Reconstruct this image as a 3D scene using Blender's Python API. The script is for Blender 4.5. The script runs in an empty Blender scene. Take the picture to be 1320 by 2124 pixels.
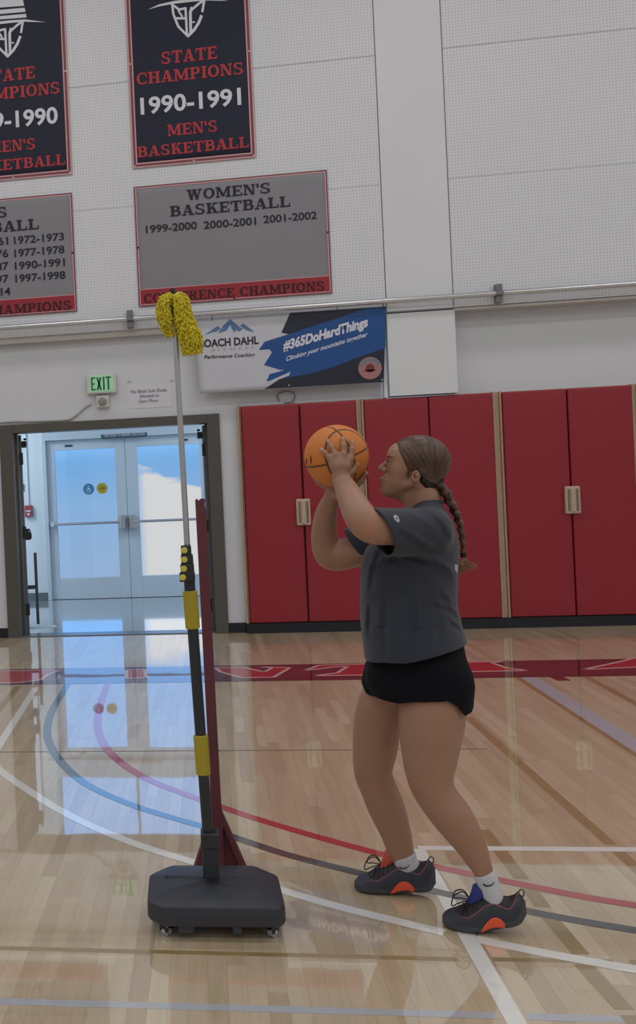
import bpy, bmesh, math, random
import numpy as np
import openvdb as vdb
from mathutils import Vector, Matrix
PI = math.pi
C = bpy.context.scene.collection
S = bpy.context.scene

# ---------------------------------------------------------------- camera
F_PX, CX, CY, YAW, ROLL, CAMH = 2000.0, 129.0, 1005.0, -math.atan((425 - 129) / 2000.0), -0.045, 1.5
_fwd = np.array([math.sin(YAW), math.cos(YAW), 0.0])
_rt0 = np.array([math.cos(YAW), -math.sin(YAW), 0.0])
_up0 = np.array([0, 0, 1.0])
_rt = _rt0 * math.cos(ROLL) + _up0 * math.sin(ROLL)
_up = -_rt0 * math.sin(ROLL) + _up0 * math.cos(ROLL)
cam_d = bpy.data.cameras.new('camera')
cam = bpy.data.objects.new('camera', cam_d)
C.objects.link(cam)
cam_d.sensor_fit = 'HORIZONTAL'
cam_d.sensor_width = 36.0
cam_d.lens = F_PX / 1320 * 36.0
cam_d.shift_x = (660 - CX) / 1320
cam_d.shift_y = -(1062 - CY) / 1320
cam_d.clip_start = 0.05
cam_d.clip_end = 500
M3 = Matrix([[_rt[i], _up[i], -_fwd[i]] for i in range(3)])
cam.matrix_world = Matrix.Translation((0, 0, CAMH)) @ M3.to_4x4()
S.camera = cam

# ---------------------------------------------------------------- sky
W = bpy.data.worlds.new('sky')
S.world = W
W.use_nodes = True
nt = W.node_tree
nt.nodes.clear()
def wn(t, **k):
    n = nt.nodes.new(t)
    for a, v in k.items():
        if a.startswith('i_'):
            n.inputs[int(a[2:])].default_value = v
        else:
            setattr(n, a, v)
    return n
geo = wn('ShaderNodeTexCoord')
sep = wn('ShaderNodeSeparateXYZ')
nt.links.new(geo.outputs['Generated'], sep.inputs[0])
def wmath(op, a, b=None, clamp=False):
    n = wn('ShaderNodeMath', operation=op, use_clamp=clamp)
    for i, v in enumerate((a, b)):
        if v is None: continue
        if isinstance(v, (int, float)): n.inputs[i].default_value = v
        else: nt.links.new(v, n.inputs[i])
    return n.outputs[0]
elev = sep.outputs[2]
ramp = wn('ShaderNodeValToRGB')
e01 = wmath('MULTIPLY_ADD', elev, 0.5)
nt.nodes[-1].inputs[2].default_value = 0.5
nt.links.new(e01, ramp.inputs[0])
cr = ramp.color_ramp
SKY = [(0.0, (0.30, 0.36, 0.44)), (0.44, (0.33, 0.46, 0.66)), (0.485, (0.28, 0.47, 0.73)), (0.51, (0.19, 0.43, 0.76)),
       (0.535, (0.34, 0.72, 1.30)), (0.57, (0.34, 0.76, 1.42)), (0.66, (0.42, 0.90, 1.7)), (1.0, (0.30, 0.60, 1.2))]
cr.elements[0].position = SKY[0][0]; cr.elements[0].color = SKY[0][1] + (1,)
cr.elements[1].position = SKY[-1][0]; cr.elements[1].color = SKY[-1][1] + (1,)
for p, c in SKY[1:-1]:
    e = cr.elements.new(p); e.color = c + (1,)
# cloud bank low over the right hand side
noi = wn('ShaderNodeTexNoise'); noi.inputs['Scale'].default_value = 14; noi.inputs['Detail'].default_value = 5
mp = wn('ShaderNodeMapping'); mp.inputs['Scale'].default_value = (1, 1, 3.2)
nt.links.new(geo.outputs['Generated'], mp.inputs[0]); nt.links.new(mp.outputs[0], noi.inputs[0])
nz = wmath('SUBTRACT', noi.outputs[0], 0.5)
az = wmath('ADD', sep.outputs[0], 0.072)          # 0 at the meeting stile of the doors
side = wmath('MULTIPLY', az, 90, True)
drop = wmath('MULTIPLY', wmath('MULTIPLY', az, az), -6.0)
top = wmath('ADD', wmath('ADD', drop, 0.020), wmath('MULTIPLY', nz, 0.10))
msk = wmath('MULTIPLY', wmath('SUBTRACT', top, elev), 140, True)
hi0 = wmath('MULTIPLY', wmath('SUBTRACT', wmath('ADD', 0.192, wmath('MULTIPLY', nz, 0.06)), elev), 60, True)   # second, higher cloud
hi1 = wmath('MULTIPLY', wmath('SUBTRACT', elev, 0.10), 60, True)
msk2 = wmath('MAXIMUM', wmath('MULTIPLY', msk, side), wmath('MULTIPLY', wmath('MULTIPLY', hi0, hi1), side))
mixw = wn('ShaderNodeMixRGB'); nt.links.new(hi1, mixw.inputs[0]); mixw.inputs[1].default_value = (0.72, 0.70, 0.69, 1); mixw.inputs[2].default_value = (1.25, 1.22, 1.2, 1)
mix = wn('ShaderNodeMixRGB')
nt.links.new(msk2, mix.inputs[0]); nt.links.new(ramp.outputs[0], mix.inputs[1])
nt.links.new(mixw.outputs[0], mix.inputs[2])
bg = wn('ShaderNodeBackground'); bg.inputs[1].default_value = 1.0
nt.links.new(mix.outputs[0], bg.inputs[0])
wo = wn('ShaderNodeOutputWorld'); nt.links.new(bg.outputs[0], wo.inputs[0])

# ---------------------------------------------------------------- gym lamps, added corridor fill
def area(name, loc, sx, sy, power, col=(1, 0.99, 0.985), rot=(0, 0, 0)):
    l = bpy.data.lights.new(name, 'AREA'); l.shape = 'RECTANGLE'; l.size = sx; l.size_y = sy; l.energy = power; l.color = col
    o = bpy.data.objects.new(name, l); C.objects.link(o); o.location = loc; o.rotation_euler = rot
    return o
for lx in (-6, -2, 2, 6, 10):
    for ly in (-9, -5, -1, 3, 6.6):
        area('high_bay_lamp', (lx, ly, 7.75), 1.6, 0.8, 39.5)
area('corridor_fill', (-3.9, 11.0, 3.4), 0.6, 1.2, 105, (0.80, 0.90, 1.0))  # unseen bluish fill lights added to brighten the corridor
area('corridor_fill', (2.0, 11.0, 3.4), 0.6, 1.2, 105, (0.80, 0.90, 1.0))
S.view_settings.view_transform = 'Standard'
S.view_settings.look = 'None'
S.view_settings.gamma = 1
S.view_settings.use_curve_mapping = False
S.view_settings.exposure = 0.0

# ---------------------------------------------------------------- helpers
def ray(x, y):
    return _fwd + _rt * (x - CX) / F_PX - _up * (y - CY) / F_PX
def WP(x, y, Y):                       # point of the vertical plane Y
    d = ray(x, y); t = Y / d[1]
    return np.array([d[0] * t, Y, CAMH + d[2] * t])
def FP(x, y, z=0.0):                   # point of a horizontal plane
    d = ray(x, y); t = (z - CAMH) / d[2]
    return np.array([d[0] * t, d[1] * t, z])

def setp(o, label=None, cat=None, group=None, kind=None):
    if label: o['label'] = label
    if cat: o['category'] = cat
    if group: o['group'] = group
    if kind: o['kind'] = kind
    return o
def thing(name, label, cat, loc=(0, 0, 0), rotz=0.0, group=None):
    o = bpy.data.objects.new(name, None); C.objects.link(o)
    o.location = loc; o.rotation_euler = (0, 0, rotz); o.empty_display_size = 0.1
    return setp(o, label, cat, group)
def link(name, me, m=None, parent=None, smooth=False):
    o = bpy.data.objects.new(name, me); C.objects.link(o)
    if m is not None:
        for mm in (m if isinstance(m, (list, tuple)) else [m]): me.materials.append(mm)
    if parent is not None: o.parent = parent
    if smooth and len(me.polygons): me.polygons.foreach_set('use_smooth', [True] * len(me.polygons))
    return o

class MB:
    def __init__(s): s.bm = bmesh.new()
    def box(s, x0, x1, y0, y1, z0, z1, bev=0.0, seg=2, mi=0, rot=None):
        r = bmesh.ops.create_cube(s.bm, size=1.0)
        vs = r['verts']
        M = Matrix.Translation(((x0 + x1) / 2, (y0 + y1) / 2, (z0 + z1) / 2)) @ Matrix.Diagonal((abs(x1 - x0), abs(y1 - y0), abs(z1 - z0), 1))
        if rot is not None: M = rot @ M
        bmesh.ops.transform(s.bm, matrix=M, verts=vs)
        fs = set(f for v in vs for f in v.link_faces)
        if mi:
            for f in fs: f.material_index = mi
        if bev > 0:
            es = list(set(e for v in vs for e in v.link_edges))
            q = bmesh.ops.bevel(s.bm, geom=es, offset=bev, segments=seg, profile=0.5, affect='EDGES')
            if mi:
                for f in q['faces']: f.material_index = mi
        return s
    def cone(s, a, b, r1, r2=None, seg=16, cap=True, mi=0):
        a = Vector(a); b = Vector(b); r2 = r1 if r2 is None else r2
        d = b - a; L = d.length
        if L < 1e-7: return s
        q = d.to_track_quat('Z', 'Y').to_matrix().to_4x4()
        r = bmesh.ops.create_cone(s.bm, cap_ends=cap, segments=seg, radius1=r1, radius2=r2, depth=L)
        bmesh.ops.transform(s.bm, matrix=Matrix.Translation((a + b) / 2) @ q, verts=r['verts'])
        if mi:
            for f in set(f for v in r['verts'] for f in v.link_faces): f.material_index = mi
        return s
    def tube(s, pts, r, seg=8, closed=False, mi=0):
        pts = [Vector(p) for p in pts]; n = len(pts)
        rs = r if isinstance(r, (list, tuple)) else [r] * n
        rings = []
        up = None
        for i, p in enumerate(pts):
            if closed: t = pts[(i + 1) % n] - pts[i - 1]
            else: t = pts[min(i + 1, n - 1)] - pts[max(i - 1, 0)]
            t.normalize()
            if up is None:
                up = Vector((0, 0, 1)) if abs(t.z) < 0.9 else Vector((1, 0, 0))
            x = up.cross(t)
            if x.length < 1e-5: x = Vector((1, 0, 0)).cross(t)
            x.normalize(); y = t.cross(x); up = y
            rings.append([s.bm.verts.new(p + (x * math.cos(a) + y * math.sin(a)) * rs[i]) for a in [2 * PI * k / seg for k in range(seg)]])
        m = n if closed else n - 1
        for i in range(m):
            A, B = rings[i], rings[(i + 1) % n]
            for k in range(seg):
                f = s.bm.faces.new((A[k], A[(k + 1) % seg], B[(k + 1) % seg], B[k])); f.material_index = mi
        if not closed:
            s.bm.faces.new(rings[0][::-1]).material_index = mi; s.bm.faces.new(rings[-1]).material_index = mi
        return s
    def lathe(s, prof, c, axis='Z', seg=24, mi=0):
        c = Vector(c); rings = []
        for r, h in prof:
            ring = []
            for k in range(seg):
                a = 2 * PI * k / seg; x, y = r * math.cos(a), r * math.sin(a)
                v = {'Z': (x, y, h), 'Y': (x, h, y), 'X': (h, x, y)}[axis]
                ring.append(s.bm.verts.new(c + Vector(v)))
            rings.append(ring)
        for i in range(len(rings) - 1):
            for k in range(seg):
                s.bm.faces.new((rings[i][k], rings[i][(k + 1) % seg], rings[i + 1][(k + 1) % seg], rings[i + 1][k])).material_index = mi
        s.bm.faces.new(rings[0][::-1]); s.bm.faces.new(rings[-1])
        return s
    def poly(s, pts, mi=0):
        f = s.bm.faces.new([s.bm.verts.new(p) for p in pts]); f.material_index = mi
        return s
    def prism(s, pts, ext, mi=0):       # closed outline + extrusion vector
        e = Vector(ext)
        a = [s.bm.verts.new(Vector(p)) for p in pts]; b = [s.bm.verts.new(Vector(p) + e) for p in pts]
        n = len(a)
        s.bm.faces.new(a[::-1]).material_index = mi; s.bm.faces.new(b).material_index = mi
        for i in range(n):
            s.bm.faces.new((a[i], a[(i + 1) % n], b[(i + 1) % n], b[i])).material_index = mi
        return s
    def build(s, name, m=None, parent=None, smooth=False, recalc=True):
        if recalc: bmesh.ops.recalc_face_normals(s.bm, faces=s.bm.faces)
        me = bpy.data.meshes.new(name); s.bm.to_mesh(me); s.bm.free()
        o = link(name, me, m, parent, smooth)
        if smooth: 
            try: me.set_sharp_from_angle(angle=math.radians(38))
            except Exception: pass
        return o

def spline(pts, n=8):
    P = [np.array(p, float) for p in pts]; out = []
    for i in range(len(P) - 1):
        p0 = P[max(i - 1, 0)]; p1 = P[i]; p2 = P[i + 1]; p3 = P[min(i + 2, len(P) - 1)]
        for k in range(n):
            t = k / n
            out.append(0.5 * ((2 * p1) + (-p0 + p2) * t + (2 * p0 - 5 * p1 + 4 * p2 - p3) * t * t + (-p0 + 3 * p1 - 3 * p2 + p3) * t ** 3))
    out.append(P[-1])
    return out

# ---------------------------------------------------------------- materials
MATS = {}
def mat(name, col, rough=0.5, metal=0.0, spec=0.5, noise=0.0, nscale=20.0, bump=0.0, bscale=60.0, coat=0.0, emit=None, estr=0.0,
        attr=None, sheen=0.0, ior=None, sub=0.0, stretch=(1, 1, 1), trans=0.0, croug=0.05):
    m = bpy.data.materials.new(name); m.use_nodes = True
    t = m.node_tree; N = t.nodes; b = N['Principled BSDF']
    b.inputs['Roughness'].default_value = rough; b.inputs['Metallic'].default_value = metal
    b.inputs['Specular IOR Level'].default_value = spec
    if ior: b.inputs['IOR'].default_value = ior
    b.inputs['Coat Weight'].default_value = coat; b.inputs['Coat Roughness'].default_value = croug
    if sheen: b.inputs['Sheen Weight'].default_value = sheen
    if sub:
        b.inputs['Subsurface Weight'].default_value = sub; b.inputs['Subsurface Radius'].default_value = (0.012, 0.005, 0.003); b.inputs['Subsurface Scale'].default_value = 1.0
    if trans: b.inputs['Transmission Weight'].default_value = trans
    if emit: b.inputs['Emission Color'].default_value = emit + (1,); b.inputs['Emission Strength'].default_value = estr
    src = None
    if attr:
        a = N.new('ShaderNodeAttribute'); a.attribute_name = attr; src = a.outputs['Color']
    else:
        r = N.new('ShaderNodeRGB'); r.outputs[0].default_value = tuple(col) + (1,); src = r.outputs[0]
    tc = N.new('ShaderNodeTexCoord'); mp = N.new('ShaderNodeMapping'); mp.inputs['Scale'].default_value = stretch
    t.links.new(tc.outputs['Object'], mp.inputs[0])
    if noise:
        nz = N.new('ShaderNodeTexNoise'); nz.inputs['Scale'].default_value = nscale; nz.inputs['Detail'].default_value = 5
        t.links.new(mp.outputs[0], nz.inputs[0])
        mr = N.new('ShaderNodeMapRange'); mr.inputs[3].default_value = 1 - noise; mr.inputs[4].default_value = 1 + noise
        mr.inputs[1].default_value = 0.25; mr.inputs[2].default_value = 0.75
        t.links.new(nz.outputs[0], mr.inputs[0])
        vm = N.new('ShaderNodeVectorMath'); vm.operation = 'SCALE'
        t.links.new(src, vm.inputs[0]); t.links.new(mr.outputs[0], vm.inputs['Scale']); src = vm.outputs[0]
    t.links.new(src, b.inputs['Base Color'])
    if bump:
        nb = N.new('ShaderNodeTexNoise'); nb.inputs['Scale'].default_value = bscale; nb.inputs['Detail'].default_value = 4
        t.links.new(mp.outputs[0], nb.inputs[0])
        bp = N.new('ShaderNodeBump'); bp.inputs['Strength'].default_value = bump; bp.inputs['Distance'].default_value = 0.01
        t.links.new(nb.outputs[0], bp.inputs['Height']); t.links.new(bp.outputs[0], b.inputs['Normal'])
    MATS[name] = m
    return m
def srgb(r, g, b):
    f = lambda c: (c / 255 / 12.92) if c / 255 <= 0.04045 else ((c / 255 + 0.055) / 1.055) ** 2.4
    return (f(r), f(g), f(b))
# ================================================================ ROOM SHELL
m_wall = mat('wall_paint', srgb(216, 219, 225), 0.75, noise=0.025, nscale=1.3, bump=0.05, bscale=120)
m_wall_low = mat('wall_paint_lower', srgb(208, 212, 219), 0.7, noise=0.02, nscale=1.0, bump=0.04, bscale=90)
m_hall = mat('corridor_paint', srgb(200, 210, 215), 0.55, noise=0.02, nscale=1.5)
m_ceil = mat('ceiling_paint', srgb(200, 200, 200), 0.8)
m_dark = mat('shadow_gap', (0.03, 0.03, 0.032), 0.8)
m_base = mat('navy_rubber', srgb(16, 19, 33), 0.45)
m_frame = mat('door_frame_paint', srgb(82, 80, 76), 0.45, noise=0.05, nscale=6)
m_leafdoor = mat('grey_door_paint', srgb(96, 104, 116), 0.4, noise=0.04)
m_black = mat('black_plastic', (0.012, 0.013, 0.016), 0.45)
m_alum = mat('door_aluminium_paint', srgb(178, 190, 200), 0.4, noise=0.02)
m_steel = mat('brushed_steel', (0.55, 0.56, 0.58), 0.3, metal=0.9, noise=0.05, nscale=40)
m_tan = mat('varnished_edge_wood', srgb(178, 152, 128), 0.45, noise=0.12, nscale=9, stretch=(6, 6, 0.6))

# perforated acoustic panels: dotted relief
def perforated():
    m = mat('perforated_panel', srgb(218, 221, 227), 0.75, noise=0.03, nscale=0.8)
    t = m.node_tree; N = t.nodes; b = N['Principled BSDF']
    tc = N.new('ShaderNodeTexCoord'); sp = N.new('ShaderNodeSeparateXYZ'); t.links.new(tc.outputs['Object'], sp.inputs[0])
    def mth(op, a, v=None):
        n = N.new('ShaderNodeMath'); n.operation = op
        if isinstance(a, (int, float)): n.inputs[0].default_value = a
        else: t.links.new(a, n.inputs[0])
        if v is not None:
            if isinstance(v, (int, float)): n.inputs[1].default_value = v
            else: t.links.new(v, n.inputs[1])
        return n.outputs[0]
    k = 2 * PI / 0.056
    sx = mth('SINE', mth('MULTIPLY', sp.outputs[0], k)); sz = mth('SINE', mth('MULTIPLY', sp.outputs[2], k))
    d = mth('GREATER_THAN', mth('MULTIPLY', mth('ABSOLUTE', sx), mth('ABSOLUTE', sz)), 0.62)
    mx = N.new('ShaderNodeMixRGB'); t.links.new(d, mx.inputs[0])
    old = b.inputs['Base Color'].links[0].from_socket
    t.links.new(old, mx.inputs[1]); mx.inputs[2].default_value = srgb(198, 201, 206) + (1,)
    t.links.new(mx.outputs[0], b.inputs['Base Color'])
    return m
m_perf = perforated()
YU, YL, YR = 9.30, 9.42, 9.50       # upper wall face, lower wall face on the left, recessed face on the right
XL, XR, YB, ZC = -9.0, 13.0, -13.0, 8.0

# --- back wall: lower zone with doorway opening
w = MB()
w.box(XL, -2.00, YL, YL + 0.2, 0, 2.96); w.box(0.165, 0.36, YL, YL + 0.2, 0, 2.96); w.box(-2.00, 0.165, YL, YL + 0.2, 2.115, 2.96)
w.box(0.36, 1.70, YL, YL + 0.2, 0, 2.96); w.box(2.34, XR, YR, YR + 0.15, 0, 2.96)
w.box(XL, XR, YU + 0.03, YL + 0.25, 2.96, ZC)
wall_back = w.build('wall_back', m_wall_low); setp(wall_back, kind='structure')
pil = MB().box(1.735, 2.34, YU, YR, 2.18, 2.945, 0.004).build('pilaster', m_wall, wall_back)
MB().box(1.742, 2.327, YU - 0.004, YU + 0.03, 2.965, ZC, 0.003).build('pilaster_cladding', m_wall, wall_back)
MB().box(1.690, 1.722, YU + 0.03, YU + 0.10, 2.17, 2.96, 0.004).build('corner_channel', m_wall, wall_back)
rows = [2.965, 4.145, 5.345, 6.545, 7.745]
cols_l = [1.735 - 4.88 * k for k in range(3)]
cols_r = [2.335 + 2.44 * k for k in range(5)]
for wide, cs, nc in ((4.88, cols_l, 2), (2.44, cols_r, 4)):
    pan = None
    for c in cs[:nc]:
        for z in rows[:4]:
            if pan is None: pan = o = MB().box(0.0015, wide - 0.0015, 0, 0.03, 0.002, 1.198, 0.0015).build('wall_panel', m_perf, wall_back)
            else: o = bpy.data.objects.new('wall_panel', pan.data); C.objects.link(o); o.parent = wall_back
            o.location = (c - wide if wide > 3 else c, YU, z)
            if z == rows[0]: o.scale = (1, 1, 0.985)
# ledge under the panels
t1 = MB().box(XL, 1.735, YU + 0.03, YL, 2.905, 2.96, 0.004).box(2.34, XR, YU + 0.015, YR, 2.935, 2.96, 0.003).build('trim_1', mat('ledge_paint', srgb(188, 184, 180), 0.6)); setp(t1, kind='structure')
# other walls, ceiling
for nm, b in (('wall_left', (XL - 0.2, XL, YB, YL + 0.2, 0, ZC)), ('wall_right', (XR, XR + 0.2, YB, YL + 0.2, 0, ZC)), ('wall_front', (XL, XR, YB - 0.2, YB, 0, ZC)), ('ceiling', (XL - 0.2, XR + 0.2, YB - 0.2, YL + 0.3, ZC, ZC + 0.2))):
    setp(MB().box(*b).build(nm, m_ceil if nm == 'ceiling' else m_wall), kind='structure')

# --- navy baseboards
bb = MB()
bb.box(XL, -2.0, YL - 0.012, YL, 0, 0.095, 0.003).box(0.165, 0.335, YL - 0.012, YL, 0, 0.095, 0.003).box(0.335, XR, YU + 0.04, YU + 0.1, 0, 0.095, 0.003)
setp(bb.build('baseboard_back', m_base), kind='structure')

# --- doorway frame
fr = MB()
fr.box(-2.0, -1.87, YL - 0.03, YL + 0.21, 0, 2.115, 0.004).box(0.045, 0.165, YL - 0.03, YL + 0.21, 0, 2.115, 0.004).box(-1.87, 0.045, YL - 0.03, YL + 0.21, 2.03, 2.115, 0.004)
fr.box(-1.87, -1.845, YL + 0.10, YL + 0.16, 0, 2.03).box(0.02, 0.045, YL + 0.10, YL + 0.16, 0, 2.03)
setp(fr.build('trim_2', m_frame), kind='structure')
setp(MB().box(-1.87, 0.045, YL, YL + 0.2, 0, 0.008, 0.002).build('trim_3', mat('threshold_steel', srgb(110, 118, 128), 0.3, metal=0.6)), kind='structure')

# --- the two gym door leaves, folded open into the corridor
def gym_leaf(n, hx, sgn):
    root = thing('door_%d' % n, None, None, (hx, YL + 0.20, 0)); setp(root, kind='structure')
    a = math.radians(101) if sgn > 0 else math.radians(90.5)
    root.rotation_euler = (0, 0, a)
    lm = MB().box(0.0, 0.93, -0.022, 0.022, 0.012, 2.02, 0.003).build('door_leaf', m_leafdoor, root)
    hg = MB()
    for z in (0.25, 1.03, 1.78):
        hg = MB().box(-0.012, 0.05, -0.032, 0.032, z - 0.06, z + 0.06, 0.003).build('hinge', m_black, root)
    s = -sgn   # side turned to the corridor middle
    MB().box(0.06, 0.86, s * 0.055, s * 0.085, 0.96, 1.02, 0.008).box(0.06, 0.13, s * 0.022, s * 0.075, 0.95, 1.03, 0.006).box(0.80, 0.87, s * 0.022, s * 0.075, 0.95, 1.03, 0.006).build('push_bar', m_black, root)
    MB().box(0.04, 0.30, s * 0.022, s * 0.075, 1.90, 1.96, 0.01).cone((0.1, s * 0.06, 1.97), (0.1, s * 0.06, 1.99), 0.015).build('door_closer', m_black, root)
    if n == 1: MB().box(0.30, 0.33, s * 0.10, s * 0.13, 0.05, 0.80, 0.006).box(0.30, 0.33, s * 0.022, s * 0.10, 0.42, 0.46, 0.004).build('door_stop_bar', mat('stop_bar_paint', srgb(70, 78, 84), 0.4), root)
gym_leaf(1, -1.845, 1)
gym_leaf(2, 0.02, -1)

# --- corridor behind
YD = 12.42
hl = MB()
hl.box(-5.0, -2.08, YD, YD + 0.2, 0, 3.5).box(0.11, 3.0, YD, YD + 0.2, 0, 3.5).box(-2.08, 0.11, YD, YD + 0.2, 3.22, 3.5)
wh = hl.build('wall_corridor', m_hall); setp(wh, kind='structure')
setp(MB().box(-5.2, -5.0, YL + 0.2, YD + 0.2, 0, 3.5).build('wall_corridor_left', m_hall), kind='structure')
setp(MB().box(3.0, 3.2, YL + 0.2, YD + 0.2, 0, 3.5).build('wall_corridor_right', m_hall), kind='structure')
setp(MB().box(-5.2, 3.2, YL + 0.25, YD + 0.2, 3.5, 3.6).build('ceiling_corridor', m_hall), kind='structure')
setp(MB().box(-5.0, -2.08, YD - 0.012, YD, 0, 0.1, 0.003).box(0.11, 3.0, YD - 0.012, YD, 0, 0.1, 0.003).build('baseboard_corridor', mat('grey_rubber', srgb(92, 104, 112), 0.5)), kind='structure')
# exterior doors
fx = MB().box(-2.08, -2.03, YD - 0.05, YD + 0.12, 0, 3.22, 0.003).box(0.06, 0.11, YD - 0.05, YD + 0.12, 0, 3.22, 0.003)
fx.box(-2.03, 0.06, YD - 0.05, YD + 0.12, 2.075, 2.30, 0.003).box(-2.03, 0.06, YD - 0.05, YD + 0.12, 3.16, 3.22, 0.003)
setp(fx.build('trim_4', m_alum), kind='structure')
m_glass = mat('door_glass', (1, 1, 1), 0.0, spec=0.5)
def glassmat(m):
    t = m.node_tree; N = t.nodes; b = N['Principled BSDF']; o = N['Material Output']
    tr = N.new('ShaderNodeBsdfTransparent'); tr.inputs[0].default_value = (0.96, 0.98, 1, 1)
    gl = N.new('ShaderNodeBsdfGlossy'); gl.inputs['Roughness'].default_value = 0.01
    fr_ = N.new('ShaderNodeFresnel'); fr_.inputs[0].default_value = 1.45
    mx = N.new('ShaderNodeMixShader'); t.links.new(fr_.outputs[0], mx.inputs[0]); t.links.new(tr.outputs[0], mx.inputs[1]); t.links.new(gl.outputs[0], mx.inputs[2])
    t.links.new(mx.outputs[0], o.inputs[0])
glassmat(m_glass)
w1 = MB().box(-2.03, 0.06, YD + 0.03, YD + 0.04, 2.30, 3.16).build('window_1', m_glass); setp(w1, kind='structure')
MB().box(-1.045, -1.015, YD - 0.02, YD + 0.09, 2.30, 3.16, 0.003).build('mullion', m_alum, w1)
def ext_leaf(n, x0, x1, gx0, gx1, flip):
    r = thing('door_%d' % n, None, None, (x0, YD, 0)); setp(r, kind='structure')
    W_ = x1 - x0; a, b = gx0 - x0, gx1 - x0
    l = MB()
    l.box(0.001, a, 0, 0.045, 0.004, 2.073, 0.003).box(b, W_ - 0.001, 0, 0.045, 0.004, 2.073, 0.003).box(a, b, 0, 0.045, 0.004, 0.28, 0.003).box(a, b, 0, 0.045, 1.945, 2.073, 0.003)
    l.build('door_leaf', m_alum, r)
    MB().box(a, b, 0.018, 0.026, 0.28, 1.945).build('pane', m_glass, r)
    MB().cone((0.06, -0.07, 0.985), (W_ - 0.06, -0.07, 0.985), 0.016, seg=12).build('push_bar', m_steel, r, True)
    fx_, lx = (0.03, W_ - 0.09) if not flip else (W_ - 0.09, 0.03)
    MB().box(fx_, fx_ + 0.05, -0.085, 0, 0.955, 1.015, 0.005).build('bar_bracket', m_alum, r)
    MB().box(lx, lx + 0.06, -0.095, 0, 0.90, 1.08, 0.008).build('latch_case', m_steel, r)
    MB().box((0.25 if not flip else W_ - 0.35), (0.35 if not flip else W_ - 0.25), -0.012, 0, 1.99, 2.01, 0.003).build('door_stop', m_black, r)
    return r
d3 = ext_leaf(3, -2.03, -1.002, -1.925, -1.135, False)
MB().box(-1.016, -0.986, YD + 0.046, YD + 0.056, 0.004, 2.07, 0.002).build('astragal', m_frame, d3).matrix_parent_inverse = Matrix.Translation((2.03, -YD, 0))
MB().box(-2.03, 0.06, YD + 0.03, YD + 0.09, 0.0, 0.012, 0.002).build('sill', m_frame, d3).matrix_parent_inverse = Matrix.Translation((2.03, -YD, 0))
d4 = ext_leaf(4, -1.0, 0.06, -0.85, -0.05, True)
# floor of the corridor and landing outside
setp(MB().box(-5.2, 3.2, YL + 0.2, YD + 0.05, -0.1, 0.0).build('floor_corridor', mat('polished_vinyl', srgb(120, 130, 138), 0.12, noise=0.05, nscale=3, coat=1.0, spec=0.8)), kind='structure')
setp(MB().box(-3.5, 1.5, YD + 0.05, YD + 1.3, -0.12, -0.01).build('floor_landing', mat('landing_concrete', srgb(150, 150, 150), 0.8, noise=0.1)), kind='structure')
# ================================================================ GYM FLOOR
def board_mat(name, use_obj):
    m = bpy.data.materials.new(name); m.use_nodes = True
    t = m.node_tree; N = t.nodes; b = N['Principled BSDF']
    if use_obj:
        s = N.new('ShaderNodeObjectInfo').outputs['Random']
    else:
        a = N.new('ShaderNodeAttribute'); a.attribute_name = 'tone'; s = a.outputs['Fac']
    r = N.new('ShaderNodeValToRGB'); t.links.new(s, r.inputs[0])
    cols = [(0, (176, 154, 124)), (0.12, (188, 167, 137)), (0.55, (194, 174, 144)), (0.88, (198, 180, 151)), (1, (205, 188, 160))]
    r.color_ramp.elements[0].color = srgb(*cols[0][1]) + (1,); r.color_ramp.elements[1].color = srgb(*cols[-1][1]) + (1,)
    for p, c in cols[1:-1]:
        e = r.color_ramp.elements.new(p); e.color = srgb(*c) + (1,)
    g = N.new('ShaderNodeNewGeometry'); mp = N.new('ShaderNodeMapping'); mp.inputs['Scale'].default_value = (38, 2.6, 1)
    t.links.new(g.outputs['Position'], mp.inputs[0])
    nz = N.new('ShaderNodeTexNoise'); nz.inputs['Scale'].default_value = 1.0; nz.inputs['Detail'].default_value = 6; t.links.new(mp.outputs[0], nz.inputs[0])
    mp2 = N.new('ShaderNodeMapping'); mp2.inputs['Scale'].default_value = (6, 3, 1); t.links.new(g.outputs['Position'], mp2.inputs[0])
    n2 = N.new('ShaderNodeTexNoise'); n2.inputs['Scale'].default_value = 1.0; n2.inputs['Detail'].default_value = 3; t.links.new(mp2.outputs[0], n2.inputs[0])
    mr = N.new('ShaderNodeMapRange'); mr.inputs[1].default_value = 0.3; mr.inputs[2].default_value = 0.7; mr.inputs[3].default_value = 0.93; mr.inputs[4].default_value = 1.06
    t.links.new(nz.outputs[0], mr.inputs[0])
    mr2 = N.new('ShaderNodeMapRange'); mr2.inputs[1].default_value = 0.3; mr2.inputs[2].default_value = 0.7; mr2.inputs[3].default_value = 0.95; mr2.inputs[4].default_value = 1.04
    t.links.new(n2.outputs[0], mr2.inputs[0])
    mm = N.new('ShaderNodeMath'); mm.operation = 'MULTIPLY'; t.links.new(mr.outputs[0], mm.inputs[0]); t.links.new(mr2.outputs[0], mm.inputs[1])
    vm = N.new('ShaderNodeVectorMath'); vm.operation = 'SCALE'; t.links.new(r.outputs[0], vm.inputs[0]); t.links.new(mm.outputs[0], vm.inputs['Scale'])
    t.links.new(vm.outputs[0], b.inputs['Base Color'])
    finish(m)
    return m
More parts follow.
